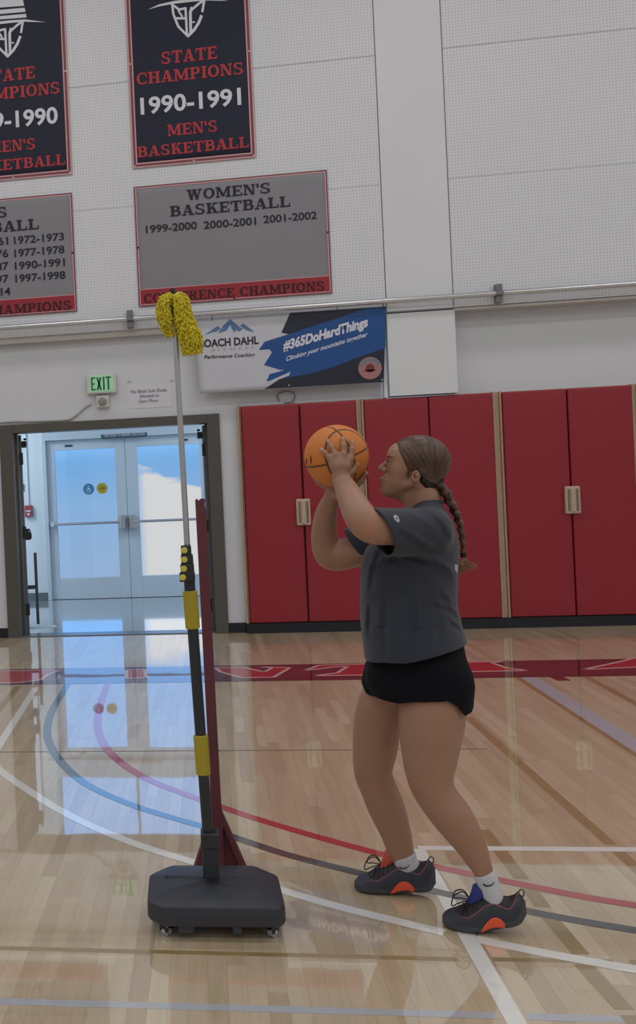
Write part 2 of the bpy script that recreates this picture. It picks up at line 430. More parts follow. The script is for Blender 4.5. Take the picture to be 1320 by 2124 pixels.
def finish(m):      # the polyurethane coat that every board and every painted line shares
    b = m.node_tree.nodes['Principled BSDF']
    b.inputs['Roughness'].default_value = 0.42; b.inputs['Specular IOR Level'].default_value = 0.5
    b.inputs['Coat Weight'].default_value = 1.0; b.inputs['Coat Roughness'].default_value = 0.025; b.inputs['Coat IOR'].default_value = 2.7
    t = m.node_tree; N = t.nodes; g = N.new('ShaderNodeNewGeometry'); nz = N.new('ShaderNodeTexNoise'); nz.inputs['Scale'].default_value = 2.2; nz.inputs['Detail'].default_value = 2
    t.links.new(g.outputs['Position'], nz.inputs[0]); bp = N.new('ShaderNodeBump'); bp.inputs['Strength'].default_value = 0.05; bp.inputs['Distance'].default_value = 0.01
    t.links.new(nz.outputs[0], bp.inputs['Height']); t.links.new(bp.outputs[0], b.inputs['Coat Normal'])
m_board = board_mat('maple_board', True)
m_board_far = board_mat('maple_board_far', False)
floor = MB().box(XL, XR, YB, YL + 0.2, -0.12, -0.02).build('floor', mat('subfloor', srgb(120, 92, 66), 0.8)); setp(floor, kind='structure')
rnd = random.Random(7)
BW, GAP = 0.0572, 0.00035
lens = [0.32, 0.45, 0.6, 0.78, 0.95, 1.2]
meshes = []
for L in lens:
    me = bpy.data.meshes.new('floor_board')
    bm = bmesh.new(); bmesh.ops.create_cube(bm, size=1)
    bmesh.ops.transform(bm, matrix=Matrix.Translation((0, 0, -0.009)) @ Matrix.Diagonal((BW - GAP, L - GAP, 0.018, 1)), verts=bm.verts)
    bm.to_mesh(me); bm.free(); me.materials.append(m_board); meshes.append(me)
near = []; far = []
kx0, kx1 = int(-6.6 / BW), int(9.5 / BW)
for k in range(kx0, kx1):
    x = (k + 0.5) * BW; y = 0.4 - rnd.random() * 0.9; 
    if x < -6.6 or x > 9.4: continue
    while y < YL + 0.0:
        i = rnd.choice((0, 1, 1, 2, 2, 3, 3, 4, 5)); L = lens[i]
        y1 = min(y + L, YL); yc = (y + y1) / 2
        q = np.array([x, yc, 0]) - np.array([0, 0, CAMH]); dz = q @ _fwd
        if dz > 1.5:
            px = CX + F_PX * (q @ _rt) / dz; py = CY - F_PX * (q @ _up) / dz
            vis = -40 < px < 1360 and py < 2190
        else: vis = False
        full = y + L <= YL
        if vis and full: near.append((dz, x, y, i))
        else: far.append((x, y, y1))
        y += L
near.sort()
for dz, x, y, i in near[300:]: far.append((x, y, y + lens[i]))
for dz, x, y, i in near[:300]:
    o = bpy.data.objects.new('floor_board', meshes[i]); C.objects.link(o); o.parent = floor; o.location = (x, y + lens[i] / 2, rnd.uniform(-0.00015, 0.0001))
vs, fs, tone = [], [], []
for x, y, y1 in far:
    n = len(vs); a, b, c, d = x - BW / 2 + GAP / 2, x + BW / 2 - GAP / 2, y + GAP / 2, y1 - GAP / 2
    vs += [(a, c, -0.018), (b, c, -0.018), (b, d, -0.018), (a, d, -0.018), (a, c, 0), (b, c, 0), (b, d, 0), (a, d, 0)]
    fs += [(n + 4, n + 5, n + 6, n + 7), (n, n + 1, n + 5, n + 4), (n + 1, n + 2, n + 6, n + 5), (n + 2, n + 3, n + 7, n + 6), (n + 3, n, n + 4, n + 7)]
    tone += [rnd.random()] * 5
# plain boards outside the view (behind and beside the camera)
for a, b, c, d in ((XL, -6.6, YB, YL), (9.4, XR, YB, YL), (-6.6, 9.4, YB, -0.5)):
    n = len(vs); vs += [(a, c, 0), (b, c, 0), (b, d, 0), (a, d, 0)]; fs.append((n, n + 1, n + 2, n + 3)); tone.append(0.5)
me = bpy.data.meshes.new('far_floor_boards'); me.from_pydata(vs, [], fs)
at = me.attributes.new('tone', 'FLOAT', 'FACE'); at.data.foreach_set('value', tone)
fb = link('far_floor_boards', me, m_board_far, floor); setp(fb, kind='stuff')

# --- painted lines
def paint(name, rgb, noise=0.03):
    m = mat(name, srgb(*rgb), noise=noise, nscale=14); finish(m); return m
P_WHITE = paint('white_line_paint', (232, 232, 228)); P_GOLD = paint('gold_line_paint', (156, 132, 88), 0.1); P_BLUE = paint('pale_blue_line_paint', (176, 182, 192))
P_RED = paint('red_line_paint', (178, 44, 54)); P_BLACK = paint('black_line_paint', (62, 66, 66)); P_MAROON = paint('maroon_paint', (98, 26, 42)); P_DM = paint('dark_maroon_paint', (80, 24, 36))
P_LRED = paint('bright_red_paint', (178, 30, 38)); P_SEAM = mat('floor_joint', (0.10, 0.07, 0.05), 0.6); P_PINKW = paint('letter_outline_paint', (226, 190, 190))
_zl = [0.00025]
def ribbon(name, pts, wd, m, label=None, parent=None, z=None):
    p = [np.array(q[:2], float) for q in pts]
    if z is None: _zl[0] += 0.00002; z = _zl[0]
    L, R = [], []
    for i in range(len(p)):
        t = p[min(i + 1, len(p) - 1)] - p[max(i - 1, 0)]; t /= np.linalg.norm(t); nrm = np.array([-t[1], t[0]])
        L.append(p[i] + nrm * wd / 2); R.append(p[i] - nrm * wd / 2)
    bm = bmesh.new()
    a = [bm.verts.new((q[0], q[1], z)) for q in L]; b = [bm.verts.new((q[0], q[1], z)) for q in R]
    for i in range(len(p) - 1): bm.faces.new((a[i], b[i], b[i + 1], a[i + 1]))
    bmesh.ops.recalc_face_normals(bm, faces=bm.faces)
    for f in bm.faces:
        if f.normal.z < 0: f.normal_flip()
    me = bpy.data.meshes.new(name); bm.to_mesh(me); bm.free()
    o = link(name, me, m, parent or floor)
    if label: o['label'] = label
    return o
def px_ribbon(name, px, wd, m, label=None, n=8, ext=0.0):
    P_ = [np.array(q[:2]) for q in spline([FP(*p)[:2] for p in px], n)]
    if ext:          # carry the arc on past the frame along its own circle
        q = np.array(P_[len(P_) * 2 // 3:]); A_ = np.c_[2 * q, np.ones(len(q))]; sol = np.linalg.lstsq(A_, (q ** 2).sum(1), rcond=None)[0]
        c = sol[:2]; R = math.sqrt(sol[2] + c @ c); a0 = math.atan2(P_[-1][1] - c[1], P_[-1][0] - c[0]); R1 = np.linalg.norm(P_[-1] - c)
        for k in range(1, 60):
            a = a0 + k * 0.03
            if k * 0.03 * R > ext: break
            P_.append(c + R1 * np.array([math.cos(a), math.sin(a)]))
    return ribbon(name, P_, wd, m, label)
XW = 0.760
ribbon('painted_line', [(-6.2, 3.05), (0.70, 3.075), ], 0.024, P_GOLD, 'thin gold line across the boards')
ribbon('painted_line', [(0.80, 3.08), (1.145, 3.085)], 0.024, P_GOLD, 'thin gold line across the boards')
ribbon('painted_line', [(1.19, 3.085), (8.5, 3.14)], 0.024, P_GOLD, 'thin gold line across the boards')
ribbon('painted_line', [(-6.2, 2.69), (0.72, 2.765)], 0.034, P_BLUE, 'pale blue line across the boards')
ribbon('painted_line', [(0.80, 2.765), (8.5, 2.84)], 0.034, P_BLUE, 'pale blue line across the boards')
ribbon('painted_line', [(-6.0, 5.31), (1.42, 5.37)], 0.010, P_SEAM, 'thin dark joint across the boards')
def gold_px(a, b): return [FP(*a)[:2], FP(*b)[:2]]
for a, b in (((1003, 1721), (1029, 1755)), ((1038, 1765), (1083, 1823)), ((1090, 1832), (1126, 1881)), ((1132, 1893), (1205, 1979)), ((1208, 1999), (1296, 2094)), ((1306, 2106), (1650, 2520))):
    ribbon('painted_line', gold_px(a, b), 0.052, P_GOLD, 'wide gold line running to the wall')
ribbon('painted_line', gold_px((972, 1488), (1268, 1752)), 0.048, P_GOLD)
ribbon('painted_line', gold_px((1279, 1763), (1900, 2318)), 0.048, P_GOLD)
ribbon('painted_line', gold_px((1075, 1405), (2200, 2133)), 0.048, P_GOLD)
ribbon('painted_line', gold_px((1098, 1405), (2200, 2107)), 0.11, P_BLUE)
ribbon('painted_line', gold_px((1212, 1401), (2200, 1933)), 0.048, P_GOLD)
ribbon('painted_line', gold_px((1150, 1402), (1172, 1412)), 0.09, P_MAROON)
ribbon('painted_line', [FP(38, 1424)[:2], FP(-20, 1492)[:2]], 0.05, P_GOLD)
ribbon('painted_line', [FP(868, 1759)[:2], (7.0, 4.02)], 0.045, P_WHITE, 'white line across the boards by the far shoe')
ribbon('painted_line', [(0.755, -0.45), (0.765, 3.22), (0.768, 3.96)], 0.052, P_WHITE, 'wide white line running under the near shoe')
px_ribbon('painted_line', [(-80, 1530), (0, 1598), (60, 1640), (120, 1678), (200, 1718), (300, 1757), (410, 1791), (590, 1848), (700, 1880), (800, 1905), (922, 1935)], 0.05, P_WHITE, 'curved white arc nearest the camera')
px_ribbon('painted_line', [(988, 1948), (1100, 1971), (1200, 1990), (1320, 2011), (1440, 2028)], 0.05, P_WHITE, 'curved white arc nearest the camera', ext=4.5)
px_ribbon('painted_line', [(152, 1392), (133, 1432), (112, 1466), (100, 1500), (99, 1530), (112, 1560), (135, 1590), (165, 1617), (210, 1643), (280, 1672), (360, 1697), (420, 1714), (490, 1738), (600, 1774), (750, 1812), (920, 1853), (1090, 1889), (1200, 1910), (1320, 1930), (1440, 1949)], 0.05, P_BLACK, 'curved dark grey arc', ext=4.5)
px_ribbon('painted_line', [(232, 1400), (217, 1435), (205, 1475), (203, 1510), (213, 1540), (235, 1568), (265, 1592), (310, 1618), (375, 1644), (480, 1681), (560, 1707), (680, 1742), (800, 1774), (900, 1797), (1075, 1833), (1200, 1858), (1320, 1878), (1440, 1896)], 0.05, P_RED, 'curved red arc', ext=4.5)
px_ribbon('painted_line', [(73, 1427), (50, 1465), (0, 1543), (-40, 1610)], 0.05, P_WHITE, 'white line at the left edge')

# --- painted band with letters along the wall
def strip_y(x, y): return FP(x, y)[1]
ys0, ys1 = FP(750, 1410)[1], FP(750, 1376)[1]
band = ribbon('painted_band', [(-6.4, (ys0 + ys1) / 2), (9.0, (ys0 + ys1) / 2)], ys1 - ys0, P_DM, 'maroon band with red letters along the wall', z=0.0010)
ym = (ys1 - ys0)
ribbon('band_field', [(-6.4, (ys0 + ys1) / 2), (9.0, (ys0 + ys1) / 2)], ym * 0.66, P_MAROON, parent=band, z=0.00108)
def letter(px, m=P_LRED, z=0.00116):
    pts = [FP(*p) for p in px]
    bm = bmesh.new(); f = bm.faces.new([bm.verts.new((p[0], p[1], z)) for p in pts])
    bm.normal_update()
    if f.normal.z < 0: f.normal_flip()
    bmesh.ops.triangulate(bm, faces=bm.faces)
    me = bpy.data.meshes.new('letter'); bm.to_mesh(me); bm.free(); link('letter', me, m, band)
    n = len(pts)
    for i in range(n):
        a, b = pts[i][:2], pts[(i + 1) % n][:2]
        if abs(a[0] - b[0]) + abs(a[1] - b[1]) > 0.05:
            ribbon('letter_outline', [a, b], 0.028, P_PINKW, parent=band, z=z + 0.00008)
letter([(446, 1385), (505, 1384), (548, 1394), (565, 1386), (536, 1383), (602, 1385), (568, 1405), (502, 1406), (458, 1394)])
letter([(632, 1391), (662, 1380), (780, 1377), (780, 1400), (650, 1402), (700, 1396), (722, 1382), (690, 1384), (660, 1388)])
letter([(905, 1376), (1055, 1371), (1020, 1375), (1050, 1385), (1095, 1391), (905, 1395)])
letter([(1210, 1389), (1290, 1372), (1320, 1364), (1420, 1360), (1420, 1382), (1320, 1384)])
letter([(-90, 1392), (40, 1391), (125, 1390), (100, 1399), (85, 1410), (40, 1416), (-90, 1418)])
letter([(262, 1390), (300, 1388), (303, 1406), (262, 1407)])
# ================================================================ LETTERING HELPERS
def slab_glyph(ch):
    """bold slab-serif capitals on a unit cap height: list of polygons, advance"""
    T, t, s = 0.24, 0.13, 0.10
    R = lambda x0, y0, x1, y1: [(x0, y0), (x1, y0), (x1, y1), (x0, y1)]
    def stem(x, y0=0, y1=1, sv=(1, 1)):
        o = [R(x, y0, x + T, y1)]
        if sv[0]: o.append(R(x - s, y0, x + T + s, y0 + t))
        if sv[1]: o.append(R(x - s, y1 - t, x + T + s, y1))
        return o
    def arc(cx, cy, rx, ry, a0, a1, wx=T, wy=t, n=10):
        o = []
        for k in range(n):
            A = math.radians(a0 + (a1 - a0) * k / n); B = math.radians(a0 + (a1 - a0) * (k + 1) / n)
            o.append([(cx + rx * math.cos(A), cy + ry * math.sin(A)), (cx + rx * math.cos(B), cy + ry * math.sin(B)),
                      (cx + (rx - wx) * math.cos(B), cy + (ry - wy) * math.sin(B)), (cx + (rx - wx) * math.cos(A), cy + (ry - wy) * math.sin(A))])
        return o
    def diag(x0, y0, x1, y1, w): return [[(x0, y0), (x0 + w, y0), (x1 + w, y1), (x1, y1)]]
    if ch == 'I': return stem(s), 2 * s + T
    if ch == 'H': return stem(s) + stem(s + .58) + [R(s + T, .44, s + .58, .56)], 2 * s + .58 + T
    if ch == 'T': return stem(.33, sv=(1, 0)) + [R(0, 1 - t, .9, 1), R(0, .68, .11, 1), R(.79, .68, .9, 1)], .9
    if ch == 'E': return stem(s) + [R(s, 0, .84, t), R(s, 1 - t, .82, 1), R(s + T, .44, .62, .56), R(.54, .34, .62, .66), R(.74, 0, .84, .32), R(.73, .7, .82, 1)], .86
    if ch == 'F': return stem(s) + [R(s, 1 - t, .82, 1), R(s + T, .44, .62, .56), R(.54, .34, .62, .66), R(.73, .7, .82, 1)], .82
    if ch == 'L': return stem(s) + [R(s, 0, .84, t), R(.74, 0, .84, .36)], .86
    if ch == 'A': return diag(.06, 0, .40, 1, .12) + diag(.66, 0, .36, 1, .26) + [R(.2, .27, .8, .38), R(-.02, 0, .34, t), R(.56, 0, 1.02, t)], 1.0
    if ch == 'N': return [R(s, 0, s + .13, 1), R(.76, 0, .89, 1), R(0, 0, .33, t), R(0, 1 - t, .3, 1), R(.66, 1 - t, .99, 1)] + diag(.66, 0, .1, 1, .24), .99
    if ch == 'M': return [R(s, 0, s + .13, 1), R(.93, 0, 1.16, 1), R(0, 0, .33, t), R(0, 1 - t, .3, 1), R(.83, 0, 1.26, t), R(1.0, 1 - t, 1.26, 1)] + diag(.5, .1, .1, 1, .24) + diag(.52, .1, .93, 1, .14), 1.26
    if ch == 'W': return diag(.28, 0, .08, 1, .24) + diag(.34, 0, .56, 1, .12) + diag(.74, 0, .52, 1, .24) + diag(.82, 0, 1.06, 1, .12) + [R(0, 1 - t, .4, 1), R(.46, 1 - t, .84, 1), R(.96, 1 - t, 1.3, 1)], 1.3
    if ch == 'K': return stem(s) + diag(s + T - .05, .4, .66, 1, .14) + diag(.64, 0, .40, .56, .26) + [R(.56, 1 - t, .94, 1), R(.56, 0, 1.0, t)], .98
    if ch == 'P': return stem(s, sv=(1, 1)) + [R(s, 1 - t, .55, 1), R(s, .42, .55, .42 + t)] + arc(.55, .71, .3, .29, -90, 90), .88
    if ch == 'R': return stem(s) + [R(s, 1 - t, .55, 1), R(s, .46, .55, .46 + t)] + arc(.55, .73, .3, .27, -90, 90) + diag(.62, 0, .42, .5, .25) + [R(.6, 0, .98, t)], .97
    if ch == 'B': return stem(s) + [R(s, 1 - t, .55, 1), R(s, .46, .58, .46 + t), R(s, 0, .58, t)] + arc(.55, .755, .29, .245, -90, 90) + arc(.58, .29, .31, .29, -90, 90), .92
    if ch == 'D': return stem(s) + [R(s, 1 - t, .5, 1), R(s, 0, .5, t)] + arc(.5, .5, .42, .5, -90, 90), .95
    if ch == 'O': return arc(.48, .5, .48, .51, 0, 360, n=22), .96
    if ch == 'C': return arc(.48, .5, .48, .51, 48, 312, n=18) + [R(.76, .62, .86, .98), R(.76, .04, .84, .3)], .9
    if ch == 'S': return arc(.42, .735, .38, .275, 40, 270, wx=.2) + arc(.42, .265, .4, .275, -140, 90, wx=.22) + [R(.64, .66, .74, .98), R(.03, .02, .13, .34)], .86
    if ch == "'": return [R(.02, .62, .2, 1)], .22
    if ch == ' ': return [], .42
    return [], .4
def slab_run(txt, gap=0.09):
    x = 0; out = []
    for ch in txt:
        g, a = slab_glyph(ch)
        out += [[(px + x, py) for px, py in q] for q in g]; x += a + gap
    return out, x - gap
def lay(polys, width, A, B, cap, Y, y_off=0.0, skew=0.0):
    """fit a unit-height run between two baseline points on a vertical plane"""
    A = np.array(A); B = np.array(B); d = B - A; L = np.linalg.norm(d); d = d / L; up = np.array([0, 0, 1.0])
    return [[tuple(A + d * ((px + skew * py) / width * L) + up * py * cap) for px, py in q] for q in polys]
def slab_text(txt, pa, pb, cap_px, Y, m, parent, name='lettering'):
    polys, wd = slab_run(txt)
    A, B = WP(*pa, Y), WP(*pb, Y); A[2] = B[2] = (A[2] + B[2]) / 2
    mid = ((pa[0] + pb[0]) / 2, (pa[1] + pb[1]) / 2)
    cap = WP(mid[0], mid[1] - cap_px, Y)[2] - WP(*mid, Y)[2]
    mb = MB()
    for i, q in enumerate(lay(polys, wd, A, B, cap, Y)): mb.poly([(p[0], p[1] - i * 8e-6, p[2]) for p in q])
    return mb.build(name, m, parent)
def font_text(txt, pa, pb, cap_px, Y, m, parent, bold=0.02, skew=0.0, slope=False, name='lettering', shear=0.0):
    cu = bpy.data.curves.new('t', 'FONT'); cu.body = txt; cu.size = 1.0; cu.offset = bold; cu.shear = shear; cu.resolution_u = 3
    ob = bpy.data.objects.new('t', cu); C.objects.link(ob)
    bpy.context.view_layer.update()
    me = bpy.data.meshes.new_from_object(ob.evaluated_get(bpy.context.evaluated_depsgraph_get()))
    bpy.data.objects.remove(ob)
    co = np.array([v.co[:] for v in me.vertices])
    x0, x1 = co[:, 0].min(), co[:, 0].max(); H = 0.70
    A, B = WP(*pa, Y), WP(*pb, Y)
    if not slope: A[2] = B[2] = (A[2] + B[2]) / 2
    mid = ((pa[0] + pb[0]) / 2, (pa[1] + pb[1]) / 2)
    cap = WP(mid[0], mid[1] - cap_px, Y)[2] - WP(*mid, Y)[2]
    d = (B - A)
    for v in me.vertices:
        p = A + d * ((v.co.x - x0) / (x1 - x0)) + np.array([0, 0, 1.0]) * (v.co.y / H * cap)
        v.co = p
    me.name = name
    return link(name, me, m, parent)

# ================================================================ BANNERS
m_navy = mat('navy_banner_cloth', srgb(16, 22, 48), 0.7, noise=0.12, nscale=2.5, bump=0.03, bscale=300)
m_grey = mat('grey_banner_cloth', srgb(134, 133, 140), 0.7, noise=0.04, nscale=2.5)
m_pink = mat('banner_pink_edge', srgb(214, 160, 165), 0.7); m_edge = mat('banner_maroon_edge', srgb(120, 72, 80), 0.7); m_bred = mat('banner_red', srgb(150, 42, 54), 0.7)
m_lred = mat('banner_letter_red', srgb(178, 52, 58), 0.7); m_lwhite = mat('banner_letter_white', srgb(214, 216, 226), 0.7); m_lblack = mat('banner_letter_black', srgb(28, 28, 38), 0.7)
m_ldark = mat('banner_letter_dark_red', srgb(58, 8, 18), 0.7); m_grom = mat('grommet', (0.4, 0.36, 0.36), 0.4, metal=0.6)
YBN = YU - 0.012
def cloth(x0, x1, z0, z1, y, th=0.003, amp=0.0006, nx=24, nz=16, seed=0, corners=None, sag=0.0):
    bm = bmesh.new(); g = []
    r = random.Random(seed); ph = [r.uniform(0, 6) for _ in range(4)]
    for side in (0, 1):
        rows_ = []
        for j in range(nz + 1):
            row = []
            for i in range(nx + 1):
                u, v = i / nx, j / nz
                x = x0 + (x1 - x0) * u; z = z0 + (z1 - z0) * v
                if corners:
                    (ax, az), (bx, bz), (cx_, cz), (dx, dz) = corners   # BL BR TR TL
                    x = (ax * (1 - u) + bx * u) * (1 - v) + (dx * (1 - u) + cx_ * u) * v
                    z = (az * (1 - u) + bz * u) * (1 - v) + (dz * (1 - u) + cz * u) * v
                z -= sag * math.sin(PI * u) * v
                yy = y + amp * (math.sin(u * 7 + v * 2 + ph[0]) + math.sin(v * 5 + u * 3 + ph[1]) * 0.6) + (th if side else 0)
                row.append(bm.verts.new((x, yy, z)))
            rows_.append(row)
        g.append(rows_)
    for side in (0, 1):
        for j in range(nz):
            for i in range(nx):
                a = g[side]; f = (a[j][i], a[j][i + 1], a[j + 1][i + 1], a[j + 1][i]); bm.faces.new(f if side == 0 else f[::-1])
    F, K = g
    for i in range(nx):
        bm.faces.new((F[0][i], K[0][i], K[0][i + 1], F[0][i + 1])); bm.faces.new((F[nz][i], F[nz][i + 1], K[nz][i + 1], K[nz][i]))
    for j in range(nz):
        bm.faces.new((F[j][0], F[j + 1][0], K[j + 1][0], K[j][0])); bm.faces.new((F[j][nx], K[j][nx], K[j + 1][nx], F[j + 1][nx]))
    return bm
def cloth_obj(name, bm, m, parent):
    me = bpy.data.meshes.new(name); bm.to_mesh(me); bm.free(); return link(name, me, m, parent, True)
def frame_strip(x0, x1, z0, z1, wd, y, m, parent, name):
    mb = MB(); t = 0.0008
    mb.box(x0, x1, y, y + t, z0, z0 + wd).box(x0, x1, y, y + t, z1 - wd, z1).box(x0, x0 + wd, y, y + t, z0 + wd, z1 - wd).box(x1 - wd, x1, y, y + t, z0 + wd, z1 - wd)
    return mb.build(name, m, parent)
def hang_loc(x, z): return (x, YBN, z)
YT = YBN - 0.0028      # print plane in front of the cloth waves
m_seamless = None
def state_banner(dx, years, label):
    r = thing('championship_banner', label, 'banner', (0, 0, 0), 0, 'navy state championship banners')
    x0, x1, z0, z1 = -0.55 + dx, 0.615 + dx, 4.505, 6.46
    cloth_obj('banner_cloth', cloth(x0, x1, z0, z1, YBN, seed=int(dx * 10) + 50), m_navy, r)
    frame_strip(x0 - .001, x1 + .001, z0 - .001, z1 + .001, 0.012, YT + .0009, m_pink, r, 'hem_edge')
    frame_strip(x0 + 0.012, x1 - 0.012, z0 + 0.012, z1 - 0.012, 0.022, YT + .0009, m_edge, r, 'border')
    frame_strip(x0 + 0.034, x1 - 0.034, z0 + 0.034, z1 - 0.034, 0.012, YT + .0009, m_pink, r, 'inner_border')
    gm = MB()
    for gx, gz in ((x0 + .02, z0 + 1.0), (x1 - .02, z0 + 1.0), ((x0 + x1) / 2, z0 + .018), (x0 + .02, z0 + .018), (x1 - .02, z0 + .018)):
        gm = MB().cone((gx, YT - .002, gz), (gx, YT + .002, gz), 0.010, seg=12).build('grommet', m_grom, r)
    def sl(txt, a, b, cap, m):
        o = slab_text(txt, a, b, cap, YT, m, r); o.location.x += dx; return o
    sl('STATE', (335, 133), (451, 122), 26, m_lred); sl('CHAMPIONS', (284, 176), (506, 154), 25, m_lred)
    o = font_text(years, (292, 236), (501, 217), 34, YT, m_lwhite, r, bold=0.025); o.location.x += dx
    sl("MEN'S", (348, 282), (452, 273), 24, m_lred); sl('BASKETBALL', (286, 327), (517, 305), 22.5, m_lred)
    # emblem: brimmed hat over a mask whose halves read A and C
    em = MB(); cxm, zc = 0.085 + dx, 5.86
    E = lambda px, py: (lambda p: (p[0] + dx, YT, p[2]))(WP(px, py, YT))
    ek = [0]
    def pg(pts): ek[0] += 1; em.poly([(q[0], q[1] - ek[0] * 2e-5, q[2]) for q in (E(*p) for p in pts)])
    # brim crescent
    top = [(306, 20), (330, 9), (360, 2), (395, -2), (430, -4), (475, 2)]; bot = [(475, 2), (430, 1), (395, 4), (360, 8), (332, 13), (306, 20)]
    for i in range(5):
        a0, a1 = top[i], top[i + 1]; b0, b1 = bot[5 - i], bot[4 - i]
        pg([a0, a1, b1, b0] if i not in (0, 4) else ([a0, a1, b1] if i == 0 else [a0, a1, b0]))
    # crown with band
    pg([(348, -44), (423, -52), (427, -33), (350, -27)]); pg([(350, -22), (428, -29), (430, -20), (351, -13)]); pg([(352, -9), (431, -16), (432, -8), (353, -2)])
    # mask outline
    def band2(pts, w, closed=False):
        for (ax, ay), (bx, by) in zip(pts[:-1], pts[1:]):
            L = math.hypot(bx - ax, by - ay); nx_, ny_ = -(by - ay) / L * w / 2, (bx - ax) / L * w / 2; ex, ey = (bx - ax) / L * w * .25, (by - ay) / L * w * .25
            pg([(ax + nx_ - ex, ay + ny_ - ey), (ax - nx_ - ex, ay - ny_ - ey), (bx - nx_ + ex, by - ny_ + ey), (bx + nx_ + ex, by + ny_ + ey)])
    band2([(357, 8), (360, 30), (370, 55), (390, 75)], 5); band2([(390, 75), (403, 62), (412, 48), (418, 33)], 6)
    band2([(358, 10), (372, 20), (385, 17), (388, 72)], 5); band2([(366, 38), (384, 38)], 5); band2([(370, 22), (378, 34)], 4)
    band2([(396, 70), (395, 26), (398, 16)], 6); band2([(396, 22), (412, 8), (424, 0), (420, 24)], 5); band2([(398, 46), (404, 46)], 3)
    em.build('emblem', m_lwhite, r)
    return r
state_banner(0, '1990-1991', 'navy championship banner with red edging reading 1990-1991')
state_banner(-1.755, '1989-1990', 'navy championship banner cut off at the left edge, reading 1990 at its end')

def grey_banner(x0, x1, label, texts, band_txt):
    r = thing('conference_banner', label, 'banner', (0, 0, 0), 0, 'grey conference championship banners')
    z0, z1 = 3.172, 4.325
    cloth_obj('banner_cloth', cloth(x0, x1, z0, z1, YBN, seed=int(x0 * 7) + 30, sag=0.006), m_grey, r)
    frame_strip(x0, x1, z0, z1, 0.012, YT + .0009, m_edge, r, 'border'); frame_strip(x0 + .012, x1 - .012, z0 + .012, z1 - .012, 0.010, YT + .0009, m_pink, r, 'inner_border')
    MB().box(x0 + .02, x1 - .02, YT + .0004, YT + .0012, z0 + .02, z0 + .160).build('red_band', m_bred, r)
    MB().box(x0 + .02, x1 - .02, YT + .0004, YT + .0012, z0 + .160, z0 + .166).build('red_band_edge', m_pink, r)
    for gx, gz in ((x0 + .015, z0 + .57), (x1 - .015, z0 + .57), ((x0 + x1) / 2, z0 + .015)):
        MB().cone((gx, YT - .002, gz), (gx, YT + .002, gz), 0.010, seg=12).build('grommet', m_black, r)
    for kind, txt, a, b, cap in texts:
        (slab_text if kind == 's' else font_text)(txt, a, b, cap, YT, m_lblack, r)
    slab_text(band_txt[0], band_txt[1], band_txt[2], 19, YT - .0005, m_ldark, r)
    return r
grey_banner(-0.55, 1.255, "grey conference banner headed WOMEN'S BASKETBALL", [
    ('s', "WOMEN'S", (388, 415), (562, 401), 22), ('s', 'BASKETBALL', (353.5, 449), (603, 429), 22),
    ('f', '1999-2000', (303, 483), (409, 475), 15.5), ('f', '2000-2001', (423, 474), (532, 466.5), 15.5), ('f', '2001-2002', (547, 462), (658, 454.5), 15.5)],
    ('CONFERENCE CHAMPIONS', (299, 629), (674, 602)))
rowsT = [("1960-1961", "1972-1973", 506, 498), ("1975-1976", "1977-1978", 532, 525.5), ("1986-1987", "1990-1991", 558, 552), ("1996-1997", "1997-1998", 584, 579)]
tx = [('s', "MEN'S", (-90, 459), (15, 451), 22), ('s', 'BASKETBALL', (-168, 496), (81, 475), 22)]
for i, (a, b, y0, y1) in enumerate(rowsT):
    tx.append(('f', b, (29 + i, y0), (133 + i, y1), 15.5)); tx.append(('f', a, (-88, y0 + 9), (17 + i * .5, y0 + 1), 15.5))
tx.append(('f', '2013-2014', (-84, 620), (22, 611), 15.5))
grey_banner(-2.96, -1.152, 'grey conference banner cut off at the left edge, listing several seasons', tx, ('CONFERENCE CHAMPIONS', (-240, 669), (149, 643)))

